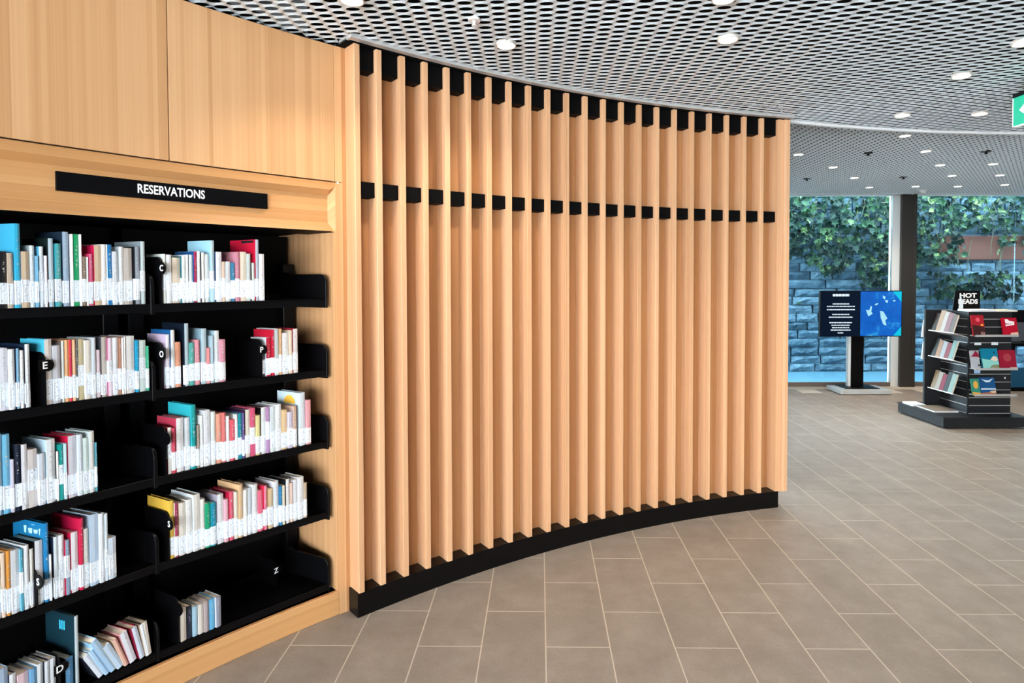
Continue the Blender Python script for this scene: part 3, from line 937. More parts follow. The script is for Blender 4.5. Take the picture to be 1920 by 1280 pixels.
# books: x0 x1 ytop spine colour-name [cover-hex]; x,y are readings in an enlarged crop (origin, scale)
BOOKS = {
    ('L', 0, 0, 390, 6.0): """
0 90 490 101014 black
95 165 510 c8b5a0 tan
168 240 178 35b5dc cyan 3fa9cf
250 345 492 dcc3a3 beige b8a8a0
345 405 425 e8ecec white 9aa4a8
415 452 540 6fa9c9 blue
452 505 437 e5eef5 white 5fb0d4
515 548 540 e6e0ee lavender
550 615 345 c4d8e4 pale-blue 16211f
630 705 403 55b0b4 teal 2aa0b4
712 790 272 a8bfd6 slate-blue 1c2c3c
810 838 298 e8ecf2 white
840 905 298 14a868 green
907 932 300 f0f2f2 white
935 985 550 8a7565 brown
985 1008 555 e4eae6 white
1010 1060 520 e06a8f pink d8305f
1065 1160 425 e0c8a8 beige c81048
1160 1210 412 f0ecea white
1215 1275 415 1a7fc0 blue eef2f4
1280 1345 492 e0e4ea pale-grey
1345 1405 440 f2f4f6 white 98a4ac
1405 1510 453 d8cec6 stone-grey
1525 1585 440 9fa8b4 grey 10141c
1590 1645 380 d3e2e4 pale-grey 7e8a90""",
    ('R', 0, 250, 410, 4.923): """
282 308 328 e8e8df cream d8dcd8
310 362 335 f0f2f4 white
368 450 362 e6d5bf beige
452 496 350 eef4f4 white 1d6f7c
498 518 335 f2f4f4 white
520 562 335 dfe9ea white 2f4f78
565 595 305 b01848 crimson 14508c
597 630 302 f4f6f8 white
635 668 315 efeae4 off-white 303848
672 712 330 d8dee0 pale-grey
715 758 203 c2e0ea pale-blue 9fd0e4
765 828 308 f0f2fa white 30486c
832 858 400 dcbfa8 tan
860 908 398 dce0e4 pale-grey
912 953 408 3f86ad blue
955 990 310 c9889a dusty-pink c98494
992 1058 308 efe3cf cream d88890
1060 1095 325 ccd6d4 grey-green
1098 1130 410 d8e4e0 pale-green 301820
1132 1166 195 b9c6d6 blue-grey c81838
1170 1222 328 f2f2fa white""",
    ('L', 1, 0, 590, 6.0): """
0 105 380 ecebf5 white
110 182 392 f0f2f4 white
190 233 382 7fb0cc blue 182c48
236 285 405 f2f2f0 white
288 350 335 eef0f2 white 16263c
505 600 280 e6dcd4 warm-white 45b5cf
605 700 350 d8d8de pale-grey
702 738 300 d6dede pale-grey 6a5850
740 786 290 f0b98a peach
788 822 285 d42050 crimson e08050
825 868 285 f3bf92 peach
868 888 285 101010 black
890 962 280 cdbd93 olive-beige
965 1044 290 ece4d8 cream f0eeea
1046 1092 262 cfd6dc pale-grey
1100 1148 400 ecd4dc pale-pink
1150 1222 255 c9c0b4 taupe 4c5058
1226 1278 265 ead8e2 pale-pink d07aa0
1280 1346 262 eef0f4 white
1350 1378 262 b07a60 brown
1380 1400 262 f0e8e2 white
1400 1426 250 e8e4e2 white b89080
1430 1532 245 eeece8 off-white
1540 1576 290 1795bd blue
1578 1660 290 dcebe8 pale-mint
1665 1695 355 40b088 green""",
    ('R', 1, 260, 590, 5.053): """
262 305 190 e6e2ea white cdb8d0
308 352 148 eef0ee white 1a5a94
356 412 262 f0a585 orange f0b090
438 482 85 b8cbd5 blue-grey 0e1826
488 540 268 5fb5ad teal
545 590 240 e79aa6 pink
600 655 135 bdd3dc pale-blue 88a6b4
658 690 315 ee8f8f salmon
692 722 200 a9c0cc blue-grey
724 775 155 e6ecec white 9ab8c6
778 835 238 e59bb0 pink
1168 1210 345 22262e black
1214 1264 220 c8203c crimson d8d8dc
1266 1298 145 d02040 red c01832
1300 1338 135 c4cccc grey
1340 1366 135 d9a878 tan
1370 1432 175 f2f2f2 white
1438 1466 150 dcc8b0 beige
1470 1522 135 eeeaea white a82038""",
    ('L', 2, 0, 790, 6.0): """
-30 34 150 9ab8cc blue-grey 28404c
38 128 150 79c4e6 sky-blue 5faad0
130 176 430 c4c0d0 lavender
178 240 260 1f2a40 navy 0c1018
243 320 262 e6e6ea white 101830
322 440 318 e0d8d4 warm-white
445 528 365 d6dce6 pale-blue
532 640 205 eef0f2 white bcd4e2
643 678 340 eceae6 white 14181c
680 730 262 149a94 teal
732 770 250 bcd8e4 pale-blue
772 880 165 dcdce4 pale-grey c8103c
885 945 150 dde8f2 pale-blue
947 1014 190 dff0ec pale-mint
1016 1080 115 e8e4de warm-white c8d8d8
1085 1110 240 4c90a0 teal""",
    ('R', 2, 260, 720, 5.053): """
282 324 415 eae6de cream d02c44
326 358 420 d84860 pink
360 438 325 f0f0ee white b83850
442 500 320 e8eaec white 9098a0
505 553 200 1aa5a5 teal 30b0bc
556 588 390 a89888 taupe 20242a
590 624 300 eeeeec white
626 690 250 eae8ee white d8d8de
700 740 265 e2eae4 white
748 798 285 f0a890 peach
800 838 275 e57a78 coral
842 872 305 e8eaea white
876 924 340 ee6070 coral
926 949 290 e4eae8 white
951 990 280 1290a0 teal 4c88a0
992 1012 275 6a5a94 purple
1015 1068 245 ece4d4 cream 381a40
1070 1118 230 de5a80 pink
1122 1164 300 e8dc9a yellow
1166 1220 225 eef2f2 white 0c0c10
1222 1254 220 b58ab5 lilac
1256 1307 212 dfe9ec pale-blue
1309 1362 195 eff2f4 white
1365 1425 250 f0cf9f peach
1428 1475 265 d6d0e4 lavender
1478 1508 212 c9a68a tan c8a898
1535 1592 85 dfe9f0 pale-blue d2e4ee
1598 1645 155 eda8b0 pink""",
    ('L', 3, 0, 930, 5.818): """
-50 20 700 d0dbe6 pale-blue
24 74 620 e3c8b0 beige
76 128 600 e59a40 orange
130 228 590 dcdee2 pale-grey
230 270 580 3f8fa4 teal 80c4d8
272 330 540 eceef0 white
332 384 580 e4e0d8 white 241c24
388 488 490 e6e8ee white 08080c
490 546 300 1787c5 blue 1a78ac
548 580 640 e8eaec white
594 652 450 dfe8ec white 1c2840
655 716 430 eef0f2 white
722 778 480 90a8c0 slate-blue c01840
782 872 395 f0f0f2 white c01844
876 922 245 d0204a crimson c41844
925 985 360 e6e2dc warm-white
990 1092 200 c8dcf0 pale-blue a8bccc
1096 1150 190 e6ecf2 white
1152 1192 195 dee8f0 white
1196 1290 455 dce8f4 pale-blue""",
    ('R', 3, 260, 870, 5.053): """
300 345 350 e8bf50 yellow e6b848
348 386 370 a84060 maroon ece0d8
388 460 370 ece4d8 cream d8b898
462 520 340 f0eeea white
525 596 290 e6e2da off-white e0e8ec
600 640 335 ece6de off-white
642 695 375 18a878 green
697 748 370 1795b0 teal-blue
752 820 290 e8ecec white a8a0b0
825 862 335 e8b0bc pale-pink
865 910 265 e8607a coral c01840
914 955 265 ece4d4 cream
958 1000 195 d9b890 tan e2b888
1005 1040 245 f0eeea white
1042 1086 230 d2d8e0 pale-grey
1090 1142 195 eceef0 white
1146 1194 255 f0708a pink
1196 1230 210 e98fa8 pink e01848
1236 1286 235 e3c89f beige b89060
1290 1340 165 e8ecf0 white d8dce4
1345 1370 210 2a80b0 blue
1372 1396 205 ece0c8 cream
1400 1440 145 eeeeec white 0c1418
1445 1472 180 e8c8b8 peach
1475 1516 150 e6e8ec white
1520 1578 125 eef0f2 white
1580 1608 180 c8b49c beige""",
    ('R', 4, 260, 1000, 4.571): """
362 420 640 e0d4c4 cream
422 468 625 20283a navy 101418
470 518 640 a8cce0 pale-blue
520 567 620 e4dcd0 cream
569 612 580 b8a8a8 taupe
615 664 565 6ab8e0 sky-blue
668 718 545 9a9cac slate-grey d8dce0""",
    ('L', 4, 0, 1080, 5.818): """
0 108 1010 a8bcd4 pale-blue
110 192 1070 e8eaee white 18243c
200 340 1060 e8c8cc pale-pink
345 418 1010 6ea8d0 blue
420 490 960 e4e8ea white
495 560 930 dfe4ea white 182030
562 628 900 e8eaec white
722 820 890 5a93c0 blue 0a0a0e
822 872 440 c8d4d8 pale-grey 14323e""",
}
LEAN5 = [  # bottom-left x,y ; top y ; lean deg ; width px ; colours
    (1085, 1120, 800, 27, 62, 'dce2ea', 'white', '20242c'), (1160, 1080, 725, 25, 46, 'a4c4e0', 'pale-blue', '9cc0dc'), (1222, 1052, 612, 26, 66, 'a8c8e4', 'pale-blue', '88b8d8'),
    (1296, 1014, 690, 25, 64, 'bcd2e8', 'pale-blue', 'c8b8a0'), (1372, 974, 625, 20, 40, 'd8a898', 'dusty-pink', 'd0b098'), (1430, 960, 572, 16, 74, 'dfe2ea', 'white', 'e0a0a8'),
    (1535, 902, 520, 13, 58, 'ccd8e8', 'pale-blue', '8c2038'), (1605, 870, 488, 10.5, 48, 'dfe2e6', 'white', 'b8a890'), (1660, 846, 458, 7.5, 62, 'e6e0d4', 'cream', '2c2018')]


def make_book(P, T, s0, s1, z, h, col, cov, label, grp, lean=0.0, setback=0.0, sticker=True):
    w = (s1 - s0) * math.cos(YAW_B) - 0.0002
    d = min(0.2, max(0.11, h * random.uniform(0.58, 0.66)))
    setback += w / 2 * math.sin(YAW_B)
    D = Vector((-T.y, T.x, 0))
    loc = P + T * ((s0 + s1) / 2 if not lean else s0) + D * setback
    loc.z = z
    Mx = Matrix.Translation(loc) @ Matrix.Rotation(math.atan2(T.y, T.x) + YAW_B, 4, 'Z')
    if lean:
        Mx = Mx @ Matrix.Rotation(-math.radians(lean), 4, 'Y') @ Matrix.Translation((w / 2, 0, 0))
    c = 0.0016 if w > 0.006 else 0.0008
    m = MB()
    a = w / 2
    # spine, gently rounded
    K = 4; ys = [0.0012 + 0.0012 * math.cos(math.pi * (i / K - 0.5) * 2) * -1 for i in range(K + 1)]
    front = [(-a + w * i / K, ys[i]) for i in range(K + 1)]
    for i in range(K):
        (xa, ya), (xb, yb) = front[i], front[i + 1]
        m.add([(xa, ya, 0), (xb, yb, 0), (xb, yb, h), (xa, ya, h)], [(0, 1, 2, 3)], 0)
    m.add([(p[0], p[1], zz) for zz in (0, h) for p in front] + [(-a, 0.005, 0), (a, 0.005, 0), (-a, 0.005, h), (a, 0.005, h)],
          [(0, 1, 2, 3, 4, 11, 10), (9, 8, 7, 6, 5, 12, 13)], 0)
    m.box(-a, -a + c, 0.0024, d, 0, h, 1); m.box(a - c, a, 0.0024, d, 0, h, 1)
    o = link('book', m.mesh('book', [M_SPINE, M_BOARD]), None, Mx)
    o.color = (*col, 1); o['cover_color'] = list(cov)
    tag(o, label, 'book', grp)
    pm = MB().box(-a + c, a - c, 0.004, d - 0.004, 0.003, h - 0.004)
    link('page_block', pm.mesh('page_block', M_PAGES), o)
    if sticker:
        zs = random.uniform(0.006, 0.02); hs = min(random.uniform(0.072, 0.086), h * 0.5)
        if random.random() < 0.08:
            zs += 0.045
        st = MB(); e = 0.0005
        pts = [(x, y - e) for x, y in front]
        for i in range(K):
            (xa, ya), (xb, yb) = pts[i], pts[i + 1]
            st.add([(xa, ya, zs), (xb, yb, zs), (xb, yb, zs + hs), (xa, ya, zs + hs)], [(0, 1, 2, 3)])
        st.add([(-a - e, -e, zs), (-a - e, 0.016, zs), (-a - e, 0.016, zs + hs), (-a - e, -e, zs + hs)], [(0, 1, 2, 3)])
        link('spine_sticker', st.mesh('spine_sticker', M_STICK), o)
    return o


special = {}
for (bay, rowi, ox, oy, sc), txt in BOOKS.items():
    P, T = (A_L, T_L) if bay == 'L' else (A_R, T_R)
    bn = 'left' if bay == 'L' else 'right'
    prev = -9
    k = 0
    for ln in txt.strip().splitlines():
        q = ln.split()
        x0, x1, yt = float(q[0]), float(q[1]), float(q[2])
        pxm, pyt = ox + (x0 + x1) / 2 / sc, oy + yt / sc
        s0 = on_plane(ox + x0 / sc, pyt + 55, P, T)[0]
        s1 = on_plane(ox + x1 / sc, pyt + 55, P, T)[0]
        zt = on_plane(pxm, pyt, P, T)[1]
        s0 = max(s0, prev + 0.0004); s1 = max(s1 - 0.0004, s0 + 0.006)
        prev = s1
        zs = Z_SH[rowi]
        h = max(0.13, min(zt - zs, 0.31))
        k += 1
        col = tuple(c * 0.78 for c in srgb(q[3])); cov = tuple(c * 0.8 for c in srgb(q[5])) if len(q) > 5 else tuple(c * 0.93 for c in col)
        size = 'tall' if h > 0.245 else 'small' if h < 0.195 else 'slim' if (s1 - s0) < 0.0105 else 'thick' if (s1 - s0) > 0.026 else 'medium'
        lab = f"{size} {q[4]} book, {ORD[k]} from left on the {ROWN[rowi]} shelf, {bn} bookcase bay"
        bk = make_book(P, T, s0, s1, zs + 0.0016, h, col, cov, lab, f"library books on the {ROWN[rowi]} shelf, {bn} bay", setback=random.uniform(0.0, 0.004), sticker=rowi < 4)
        special[(bay, rowi, k)] = (bk, h, s1 - s0)
for i, (x, y, yt, lean, wpx, c, nm, cv) in enumerate(LEAN5):
    sc = 5.818
    s0, zb = on_plane(x / sc, 1080 + y / sc, A_L, T_L)
    s0 = min(s0, LEN_L - 0.03)
    zt = on_plane(x / sc, 1080 + yt / sc, A_L, T_L)[1]
    h = (zt - Z_SH[4]) / math.cos(math.radians(lean)) - 0.006
    w = wpx / sc / 470 / math.cos(math.radians(lean))
    make_book(A_L, T_L, s0, s0 + w, Z_SH[4] + 0.0016, h, srgb(c), srgb(cv), f"{nm} book leaning left, {ORD[9 - i]} from the right end, bottom shelf, left bookcase bay",
              'library books on the bottom shelf, left bay', lean=lean, sticker=False)

# printed covers that show above their neighbours
M_SUN = plain('print_yellow', srgb('e8b440'), 0.4)
bk, h, w = special[('R', 2, 27)]
m = MB(); vs = [(-w / 2 - 0.0006, 0.075 + 0.04 * math.cos(math.pi * i / 16), h - 0.055 + 0.04 * math.sin(math.pi * i / 16)) for i in range(17)]
m.add(vs, [tuple(range(17))]); link('cover_print', m.mesh('cover_print', M_SUN), bk, None)
M_INK = plain('print_pale', srgb('a8d8e8'), 0.4)
bk, h, w = special[('L', 3, 9)]
m = MB()
for i, (y0, y1, z0, z1) in enumerate([(0.02, 0.03, .02, .045), (0.035, 0.06, .027, .042), (0.065, 0.09, .025, .045), (0.098, 0.115, .018, .046), (0.05, 0.075, .010, .013)]):
    m.add([(-w / 2 - 0.0006, y, h - z) for y, z in ((y0, z0), (y1, z0 + .002), (y1 - .004, z1), (y0 + .003, z1))], [(0, 1, 2, 3)])
link('cover_print', m.mesh('cover_print', M_INK), bk, None)
bk, h, w = special[('L', 4, 9)]
m = MB()
for i in range(3):
    y0 = 0.055 + i * 0.012
    m.add([(-w / 2 - 0.0006, y, h - z) for y, z in ((y0, .025), (y0 + .008, .028), (y0 + .008, .062), (y0, .06))], [(0, 1, 2, 3)])
link('cover_print', m.mesh('cover_print', plain('print_cyan', srgb('38b0e0'), 0.4)), bk, None)
bk, h, w = special[('R', 0, 20)]
m = MB()
m.add([(-w / 2 - 0.0006, y, h - z) for y, z in ((.012, .004), (.105, .004), (.095, .016), (.02, .014))], [(0, 1, 2, 3)])
link('cover_print', m.mesh('cover_print', plain('print_black', (0.01, 0.01, 0.012), 0.4)), bk, None)

# lettered shelf dividers with a round tab
M_RED = plain('red_edge', srgb('a03024'), 0.5)


def divider(P, T, px, py_top, rowi, letter, label, tabside=1, zoff=None, dep=0.16, setback=0.0, tall=None, occl=False):
    s, zt = on_plane(px, py_top, P, T)
    z = Z_SH[rowi]
    D = Vector((-T.y, T.x, 0))
    loc = P + T * s + D * setback; loc.z = z
    root = empty('shelf_divider', loc, math.atan2(T.y, T.x) + YAW_B)
    tag(root, label, 'shelf divider', 'lettered black dividers on the shelves')
    h = tall or zt - z
    r = 0.03
    poly = [(-0.006, 0.0), (dep, 0.0), (dep, h)] + [(-0.006 + r - r * math.sin(math.pi / 2 * i / 6), h - r + r * math.cos(math.pi / 2 * i / 6)) for i in range(7)]
    m = MB(); m.prism(poly, lambda a, b, t: (t, a, b), -0.0015, 0.0015)
    link('plate', m.mesh('plate', M_BLACK), root)
    m = MB(); m.box(0.0, 0.05, 0.02, dep, 0.0002, 0.0014)
    link('foot', m.mesh('foot', M_BLACK), root)
    # tab
    m = MB(); zc = h - 0.048
    if occl:
        m.prism([(-0.010 + 0.026 * math.cos(math.pi * i / 12), zc + 0.026 * math.sin(math.pi * i / 12)) for i in range(24)], lambda a, b, t: (t, a, b), -0.0018, 0.0018)
    else:
        m.disc((0.006, -0.0095, zc), 0.021, 0.003, 24, axis='y')
        m.box(-0.022, 0.004, -0.0095, -0.0065, zc - 0.019, zc + 0.02)
    tb = link('tab', m.mesh('tab', M_BLACK), root)
    if letter:
        me = text_mesh(letter, 0.036, 0.0004, 0.0006); me.materials.append(M_LETTER)
        if occl:
            Mt = Matrix(((0, 0, -1, -0.0022), (-1, 0, 0, -0.012), (0, 1, 0, zc), (0, 0, 0, 1)))
        else:
            Mt = Matrix.Translation((-0.004, -0.0102, zc)) @ Matrix.Rotation(math.radians(90), 4, 'X')
        link('letter', me, tb, Mt)
    return root


divider(A_R, T_R, 300, 481, 0, 'C', 'black divider with letter C at left end of right bay top shelf', occl=True)
divider(A_L, T_L, 82.5, 660, 1, 'E', 'black divider with letter E on the left bay second shelf')
divider(A_R, T_R, 300, 642, 1, 'O', 'black divider with letter O at left end of right bay second shelf', occl=True)
divider(A_R, T_R, 489, 636, 1, 'P', 'black divider beside the red books on right bay second shelf')
divider(A_R, T_R, 309, 800, 2, '', 'black divider at left end of right bay third shelf', occl=True)
divider(A_R, T_R, 314, 960, 3, 'S', 'black divider with letter S at left end of right bay fourth shelf', occl=True)
divider(A_R, T_R, 332, 1120, 4, '', 'black divider beside the few books on right bay bottom shelf', occl=True)
divider(A_L, T_L, 66.3, 1012, 3, 'S', 'black divider with letter S among books on left bay fourth shelf', tall=0.14, occl=True)
divider(A_L, T_L, 110, 1210, 4, 'D', 'black divider with letter D on the left bay bottom shelf', tall=0.16)
divider(A_R, T_R, 545, 1020, 4, 'Z', 'black divider with letter Z at right end of the bottom shelf', setback=0.17, dep=0.14, tall=0.13)

# ================================================================== EXIT SIGN
M_EXIT = plain('exit_green', (0.0, 0.33, 0.19), 0.4, emit=(0.0, 0.36, 0.20), es=0.25)
M_EXW = plain('exit_white', (0.85, 0.9, 0.88), 0.4, emit=(0.8, 0.9, 0.86), es=0.25)
pE = at_z(1899.5, 178, 2.80)
t = empty('exit_sign', (pE.x, pE.y, 2.80)); tag(t, 'green hanging exit sign with white arrow at the right picture edge', 'exit sign')
link('box', MB().box(0, 0.025, -0.42, 0, -0.192, -0.022).mesh('box', M_EXIT), t)
link('hanger', MB().box(-0.002, 0.027, -0.42, 0.001, -0.022, 0.003).box(0.008, 0.018, -0.30, -0.1, 0.003, 0.09).mesh('hanger', M_BLACK), t)
link('border', MB().box(-0.001, 0.026, -0.004, 0.001, -0.193, -0.022).box(-0.001, 0.026, -0.42, 0.001, -0.195, -0.191).mesh('border', M_EXW), t)
m = MB(); yy0 = -0.05
m.prism([(yy0, -0.105), (yy0 - 0.055, -0.06), (yy0 - 0.055, -0.088), (yy0 - 0.13, -0.088), (yy0 - 0.13, -0.122), (yy0 - 0.055, -0.122), (yy0 - 0.055, -0.15)], lambda a, b, tt: (tt, a, b), -0.0015, -0.0005)
link('arrow', m.mesh('arrow', M_EXW), t)

# ================================================================== TV ON STAND
M_SCRD = plain('screen_dark', (0.002, 0.004, 0.010), 0.25, 0.0, 0.08, emit=(0.006, 0.02, 0.055), es=0.12)
M_TXT = plain('screen_text', (0.1, 0.1, 0.1), 0.3, emit=(0.75, 0.88, 1.0), es=0.42)


def scr_mat():
    m, nt, b = new_mat('screen_blue'); N, L = nt.nodes, nt.links
    tc = N.new('ShaderNodeTexCoord')
    n = N.new('ShaderNodeTexNoise'); n.inputs['Scale'].default_value = 7.0; n.inputs['Detail'].default_value = 4
    L.new(tc.outputs['Object'], n.inputs['Vector'])
    r = ramp(nt, [(0.0, (0.0, 0.045, 0.36)), (0.56, (0.0, 0.13, 0.62)), (0.66, (0.03, 0.36, 0.80)), (0.78, (0.45, 0.9, 1.0))])
    L.new(n.outputs[0], r.inputs[0])
    b.inputs['Base Color'].default_value = (0.0, 0.01, 0.03, 1); b.inputs['Roughness'].default_value = 0.25
    L.new(r.outputs[0], b.inputs['Emission Color']); b.inputs['Emission Strength'].default_value = 0.42
    return m


YT = 8.98
TVX, TVZ = 4.905, 1.17
tv = empty('television_stand', (TVX, YT, 0)); tag(tv, 'large screen showing blue picture on a black and silver stand by the window', 'screen')
bevel(link('base', MB().box(-0.40, 0.34, -0.30, 0.14, 0.008, 0.07).mesh('base', M_SILVER), tv), 0.006, 2)
link('base_plate', MB().box(-0.28, 0.22, -0.20, 0.12, 0.0705, 0.078).mesh('base_plate', M_BLACK), tv)
bevel(link('pole', MB().box(-0.115, 0.078, -0.02, 0.05, 0.078, 1.0).mesh('pole', M_BLACK), tv), 0.004)
link('pole_edge', MB().box(-0.152, -0.1155, -0.02, 0.05, 0.078, 1.0).mesh('pole_edge', M_FRAMEL), tv)
hs = bevel(link('housing', MB().box(-0.608, 0.608, -0.075, -0.022, TVZ - 0.342, TVZ + 0.342).mesh('housing', M_BLACK), tv), 0.004, 2)
link('text_screen', MB().box(-0.598, -0.012, -0.0762, -0.0752, TVZ - 0.33, TVZ + 0.33).mesh('text_screen', M_SCRD), hs)
psc = link('picture_screen', MB().box(-0.010, 0.598, -0.0762, -0.0752, TVZ - 0.33, TVZ + 0.33).mesh('picture_screen', scr_mat()), hs)
rs = random.Random(5)
m = MB()
for zc, wd, th in ((0.275, 0.25, 0.034), (0.145, 0.25, 0.016), (0.108, 0.42, 0.016), (0.060, 0.42, 0.016), (-0.010, 0.26, 0.016), (-0.052, 0.36, 0.016), (-0.133, 0.34, 0.016), (-0.172, 0.28, 0.016), (-0.207, 0.26, 0.016), (-0.243, 0.30, 0.016), (-0.285, 0.09, 0.016)):
    x = -wd / 2
    while x < wd / 2 - 0.004:
        l = min(rs.uniform(0.02, 0.055), wd / 2 - x)
        m.box(-0.30 + x, -0.30 + x + l - 0.005, -0.0772, -0.0763, TVZ + zc - th / 2, TVZ + zc + th / 2)
        x += l
link('text_lines', m.mesh('text_lines', M_TXT), hs)
M_CY = plain('screen_cyan', (0, 0.02, 0.03), 0.3, emit=(0.0, 0.62, 0.85), es=0.4)
M_CYL = plain('screen_pale', (0, 0.02, 0.03), 0.3, emit=(0.45, 0.85, 0.98), es=0.4)
m = MB()
for poly in ([(0.597, 0.329), (0.47, 0.329), (0.597, 0.17)], [(0.597, -0.329), (0.48, -0.329), (0.597, -0.19)]):
    m.add([(x, -0.0768, TVZ + z_) for x, z_ in poly], [(0, 1, 2)])
link('picture_corner', m.mesh('picture_corner', M_CY), hs)
m = MB()
for poly in ([(0.28, 0.04), (0.33, 0.03), (0.39, -0.07), (0.36, -0.1), (0.38, -0.18), (0.33, -0.16), (0.29, -0.06)], [(0.07, 0.06), (0.12, 0.05), (0.14, 0.12), (0.16, 0.10), (0.15, 0.03), (0.17, 0.0), (0.11, -0.04), (0.09, 0.0)],
             [(0.32, 0.27), (0.36, 0.25), (0.35, 0.21), (0.32, 0.23)], [(0.35, 0.2), (0.4, 0.2), (0.39, 0.16), (0.36, 0.17)], [(0.2, 0.14), (0.25, 0.16), (0.25, 0.14), (0.21, 0.12)], [(0.47, 0.2), (0.51, 0.2), (0.5, 0.18), (0.47, 0.18)]):
    m.add([(x, -0.0768, TVZ + z_) for x, z_ in poly], [tuple(range(len(poly)))])
link('picture_shape', m.mesh('picture_shape', M_CYL), hs)

# ================================================================== DISPLAY STAND (HOT READS)
GX0, GX1, GY0, GY1, GZ = 5.035, 5.53, 6.89, 7.37, 1.31
gd = empty('display_stand', (5.2, 7.0, 0)); tag(gd, 'charcoal slatted book display stand on a black plinth near the window', 'display stand')
G = lambda m, name, mat, par=None: link(name, m.mesh(name, mat), par if par else gd, Matrix.Translation((-5.2, -7.0, 0)) if not par else None)
g_plinth = G(MB().box(4.64, 5.555, 6.715, 7.55, 0.016, 0.122), 'plinth', M_CHAR)
G(MB().box(4.63, 5.60, 6.70, 7.56, 0.122, 0.131), 'plinth_top', M_CHAR)
for x, y in ((4.72, 6.8), (5.5, 6.8), (4.72, 7.45), (5.5, 7.45)):
    G(MB().disc((x, y, 0), 0.03, 0.016, 12), 'foot', M_BLACK)
G(MB().box(GX0 + 0.012, GX1, GY0 + 0.012, GY1, 0.131, GZ), 'core', M_CHAR)
G(MB().box(4.845, GX0 + 0.02, GY1 - 0.01, GY1 + 0.02, 0.131, GZ), 'wing_panel', M_CHAR)
G(MB().box(GX0 - 0.012, GX0 + 0.006, GY0 - 0.012, GY0 + 0.006, 0.131, GZ), 'corner_post', M_CHAR)
nb = 13; bh = (GZ - 0.131) / nb * 1.0
for i in range(nb):
    z0 = 0.131 + bh * i
    G(MB().box(GX0 + 0.006, GX1, GY0, GY0 + 0.0115, z0 + 0.008, z0 + bh), 'slat_board', M_CHAR)
    G(MB().box(GX0 + 0.006, GX1, GY0 + 0.005, GY0 + 0.0117, z0, z0 + 0.0078), 'groove', M_ALU)
    G(MB().box(GX0, GX0 + 0.0115, GY0 + 0.006, GY1 - 0.012, z0 + 0.008, z0 + bh), 'slat_board', M_CHAR)
    G(MB().box(GX0 + 0.005, GX0 + 0.0117, GY0 + 0.006, GY1 - 0.012, z0, z0 + 0.0078), 'groove', M_ALU)
SHF = [1.041, 0.663, 0.365]
for z in SHF:
    G(MB().box(GX0 + 0.005, GX1 - 0.005, GY0 - 0.10, GY0, z - 0.006, z).box(GX0 + 0.005, GX1 - 0.005, GY0 - 0.106, GY0 - 0.10, z - 0.012, z + 0.012), 'front_shelf', M_ALU)
SHL = [1.045, 0.735, 0.345]
for z in SHL:
    m = MB(); m.prism([(GX0 - 0.18, z + 0.012), (GX0 - 0.176, z + 0.022), (GX0, z - 0.03), (GX0, z - 0.036)], lambda a, b, tt: (a, tt, b), GY0 - 0.005, GY1 - 0.05)
    G(m, 'side_shelf', M_ALU)


def face_book(P, w, h, th, rz, tilt, col, label, grp, art=None):
    """a book shown cover-out, leaning back; local x right, y away, origin at bottom front centre"""
    Mx = Matrix.Translation(P) @ Matrix.Rotation(rz, 4, 'Z') @ Matrix.Rotation(-tilt, 4, 'X')
    m = MB(); c = 0.002
    m.box(-w / 2, w / 2, 0, c, 0, h); m.box(-w / 2, w / 2, th - c, th, 0, h); m.box(-w / 2, -w / 2 + c, c, th - c, 0, h)
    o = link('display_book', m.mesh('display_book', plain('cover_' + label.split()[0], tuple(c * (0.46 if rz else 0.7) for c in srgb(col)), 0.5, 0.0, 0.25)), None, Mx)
    tag(o, label, 'book', grp)
    link('page_block', MB().box(-w / 2 + c, w / 2 - 0.003, c, th - c, 0.003, h - 0.003).mesh('page_block', M_PAGES), o)
    for nm, poly, hexc in art or []:
        m = MB(); m.add([(x * w, -0.0006, z * h) for x, z in poly], [tuple(range(len(poly)))])
        link(nm, m.mesh(nm, plain('art_' + hexc, srgb(hexc), 0.4)), o)
    return o


def circ(cx, cz, r, n=14, asp=1.0):
    return [(cx + r * math.cos(2 * math.pi * i / n), cz + r * asp * math.sin(2 * math.pi * i / n)) for i in range(n)]


FG = 'cover-out books on the front of the display stand'
yb = GY0 - 0.092
tl = math.radians(12)
face_book((5.095, yb, SHF[0] + 0.001), 0.138, 0.235, 0.02, 0, tl, 'c02434', 'red and dark brown book at upper left on display stand front', FG,
          [('cover_print', [(-.5, 0), (.5, 0), (.5, .42), (-.5, .55)], '3a1c1a'), ('cover_print', circ(0, .78, .18, 14, .6), 'e05868'), ('cover_print', [(.1, .05), (.45, .04), (.48, .16), (.15, .2)], 'e8b0a0'), ('cover_print', circ(.3, .52, .12, 10, .4), 'f0b030')])
face_book((5.455, yb, SHF[0] + 0.001), 0.165, 0.205, 0.022, 0, tl, 'd01030', 'bright red book with white title at upper right of display stand', FG,
          [('cover_print', [(-.3, .68), (.3, .66), (.32, .78), (-.05, .84), (-.1, .92), (-.32, .92)], 'f4e8e8'), ('cover_print', [(-.32, .52), (.3, .60), (.3, .66), (-.3, .62)], 'f4e8e8'), ('cover_print', [(-.05, .02), (.48, .02), (.48, .2), (-.02, .16)], 'e8c0a8')])
face_book((5.065, yb, SHF[1] + 0.001), 0.095, 0.205, 0.018, 0, tl, 'c8ccd2', 'grey and crimson book at left of the middle display shelf', FG,
          [('cover_print', [(-.5, .68), (.5, .66), (.45, .86), (.1, 1.0), (-.2, .8)], '8c1838'), ('cover_print', circ(.35, .2, .14, 8, .4), '20242a')])
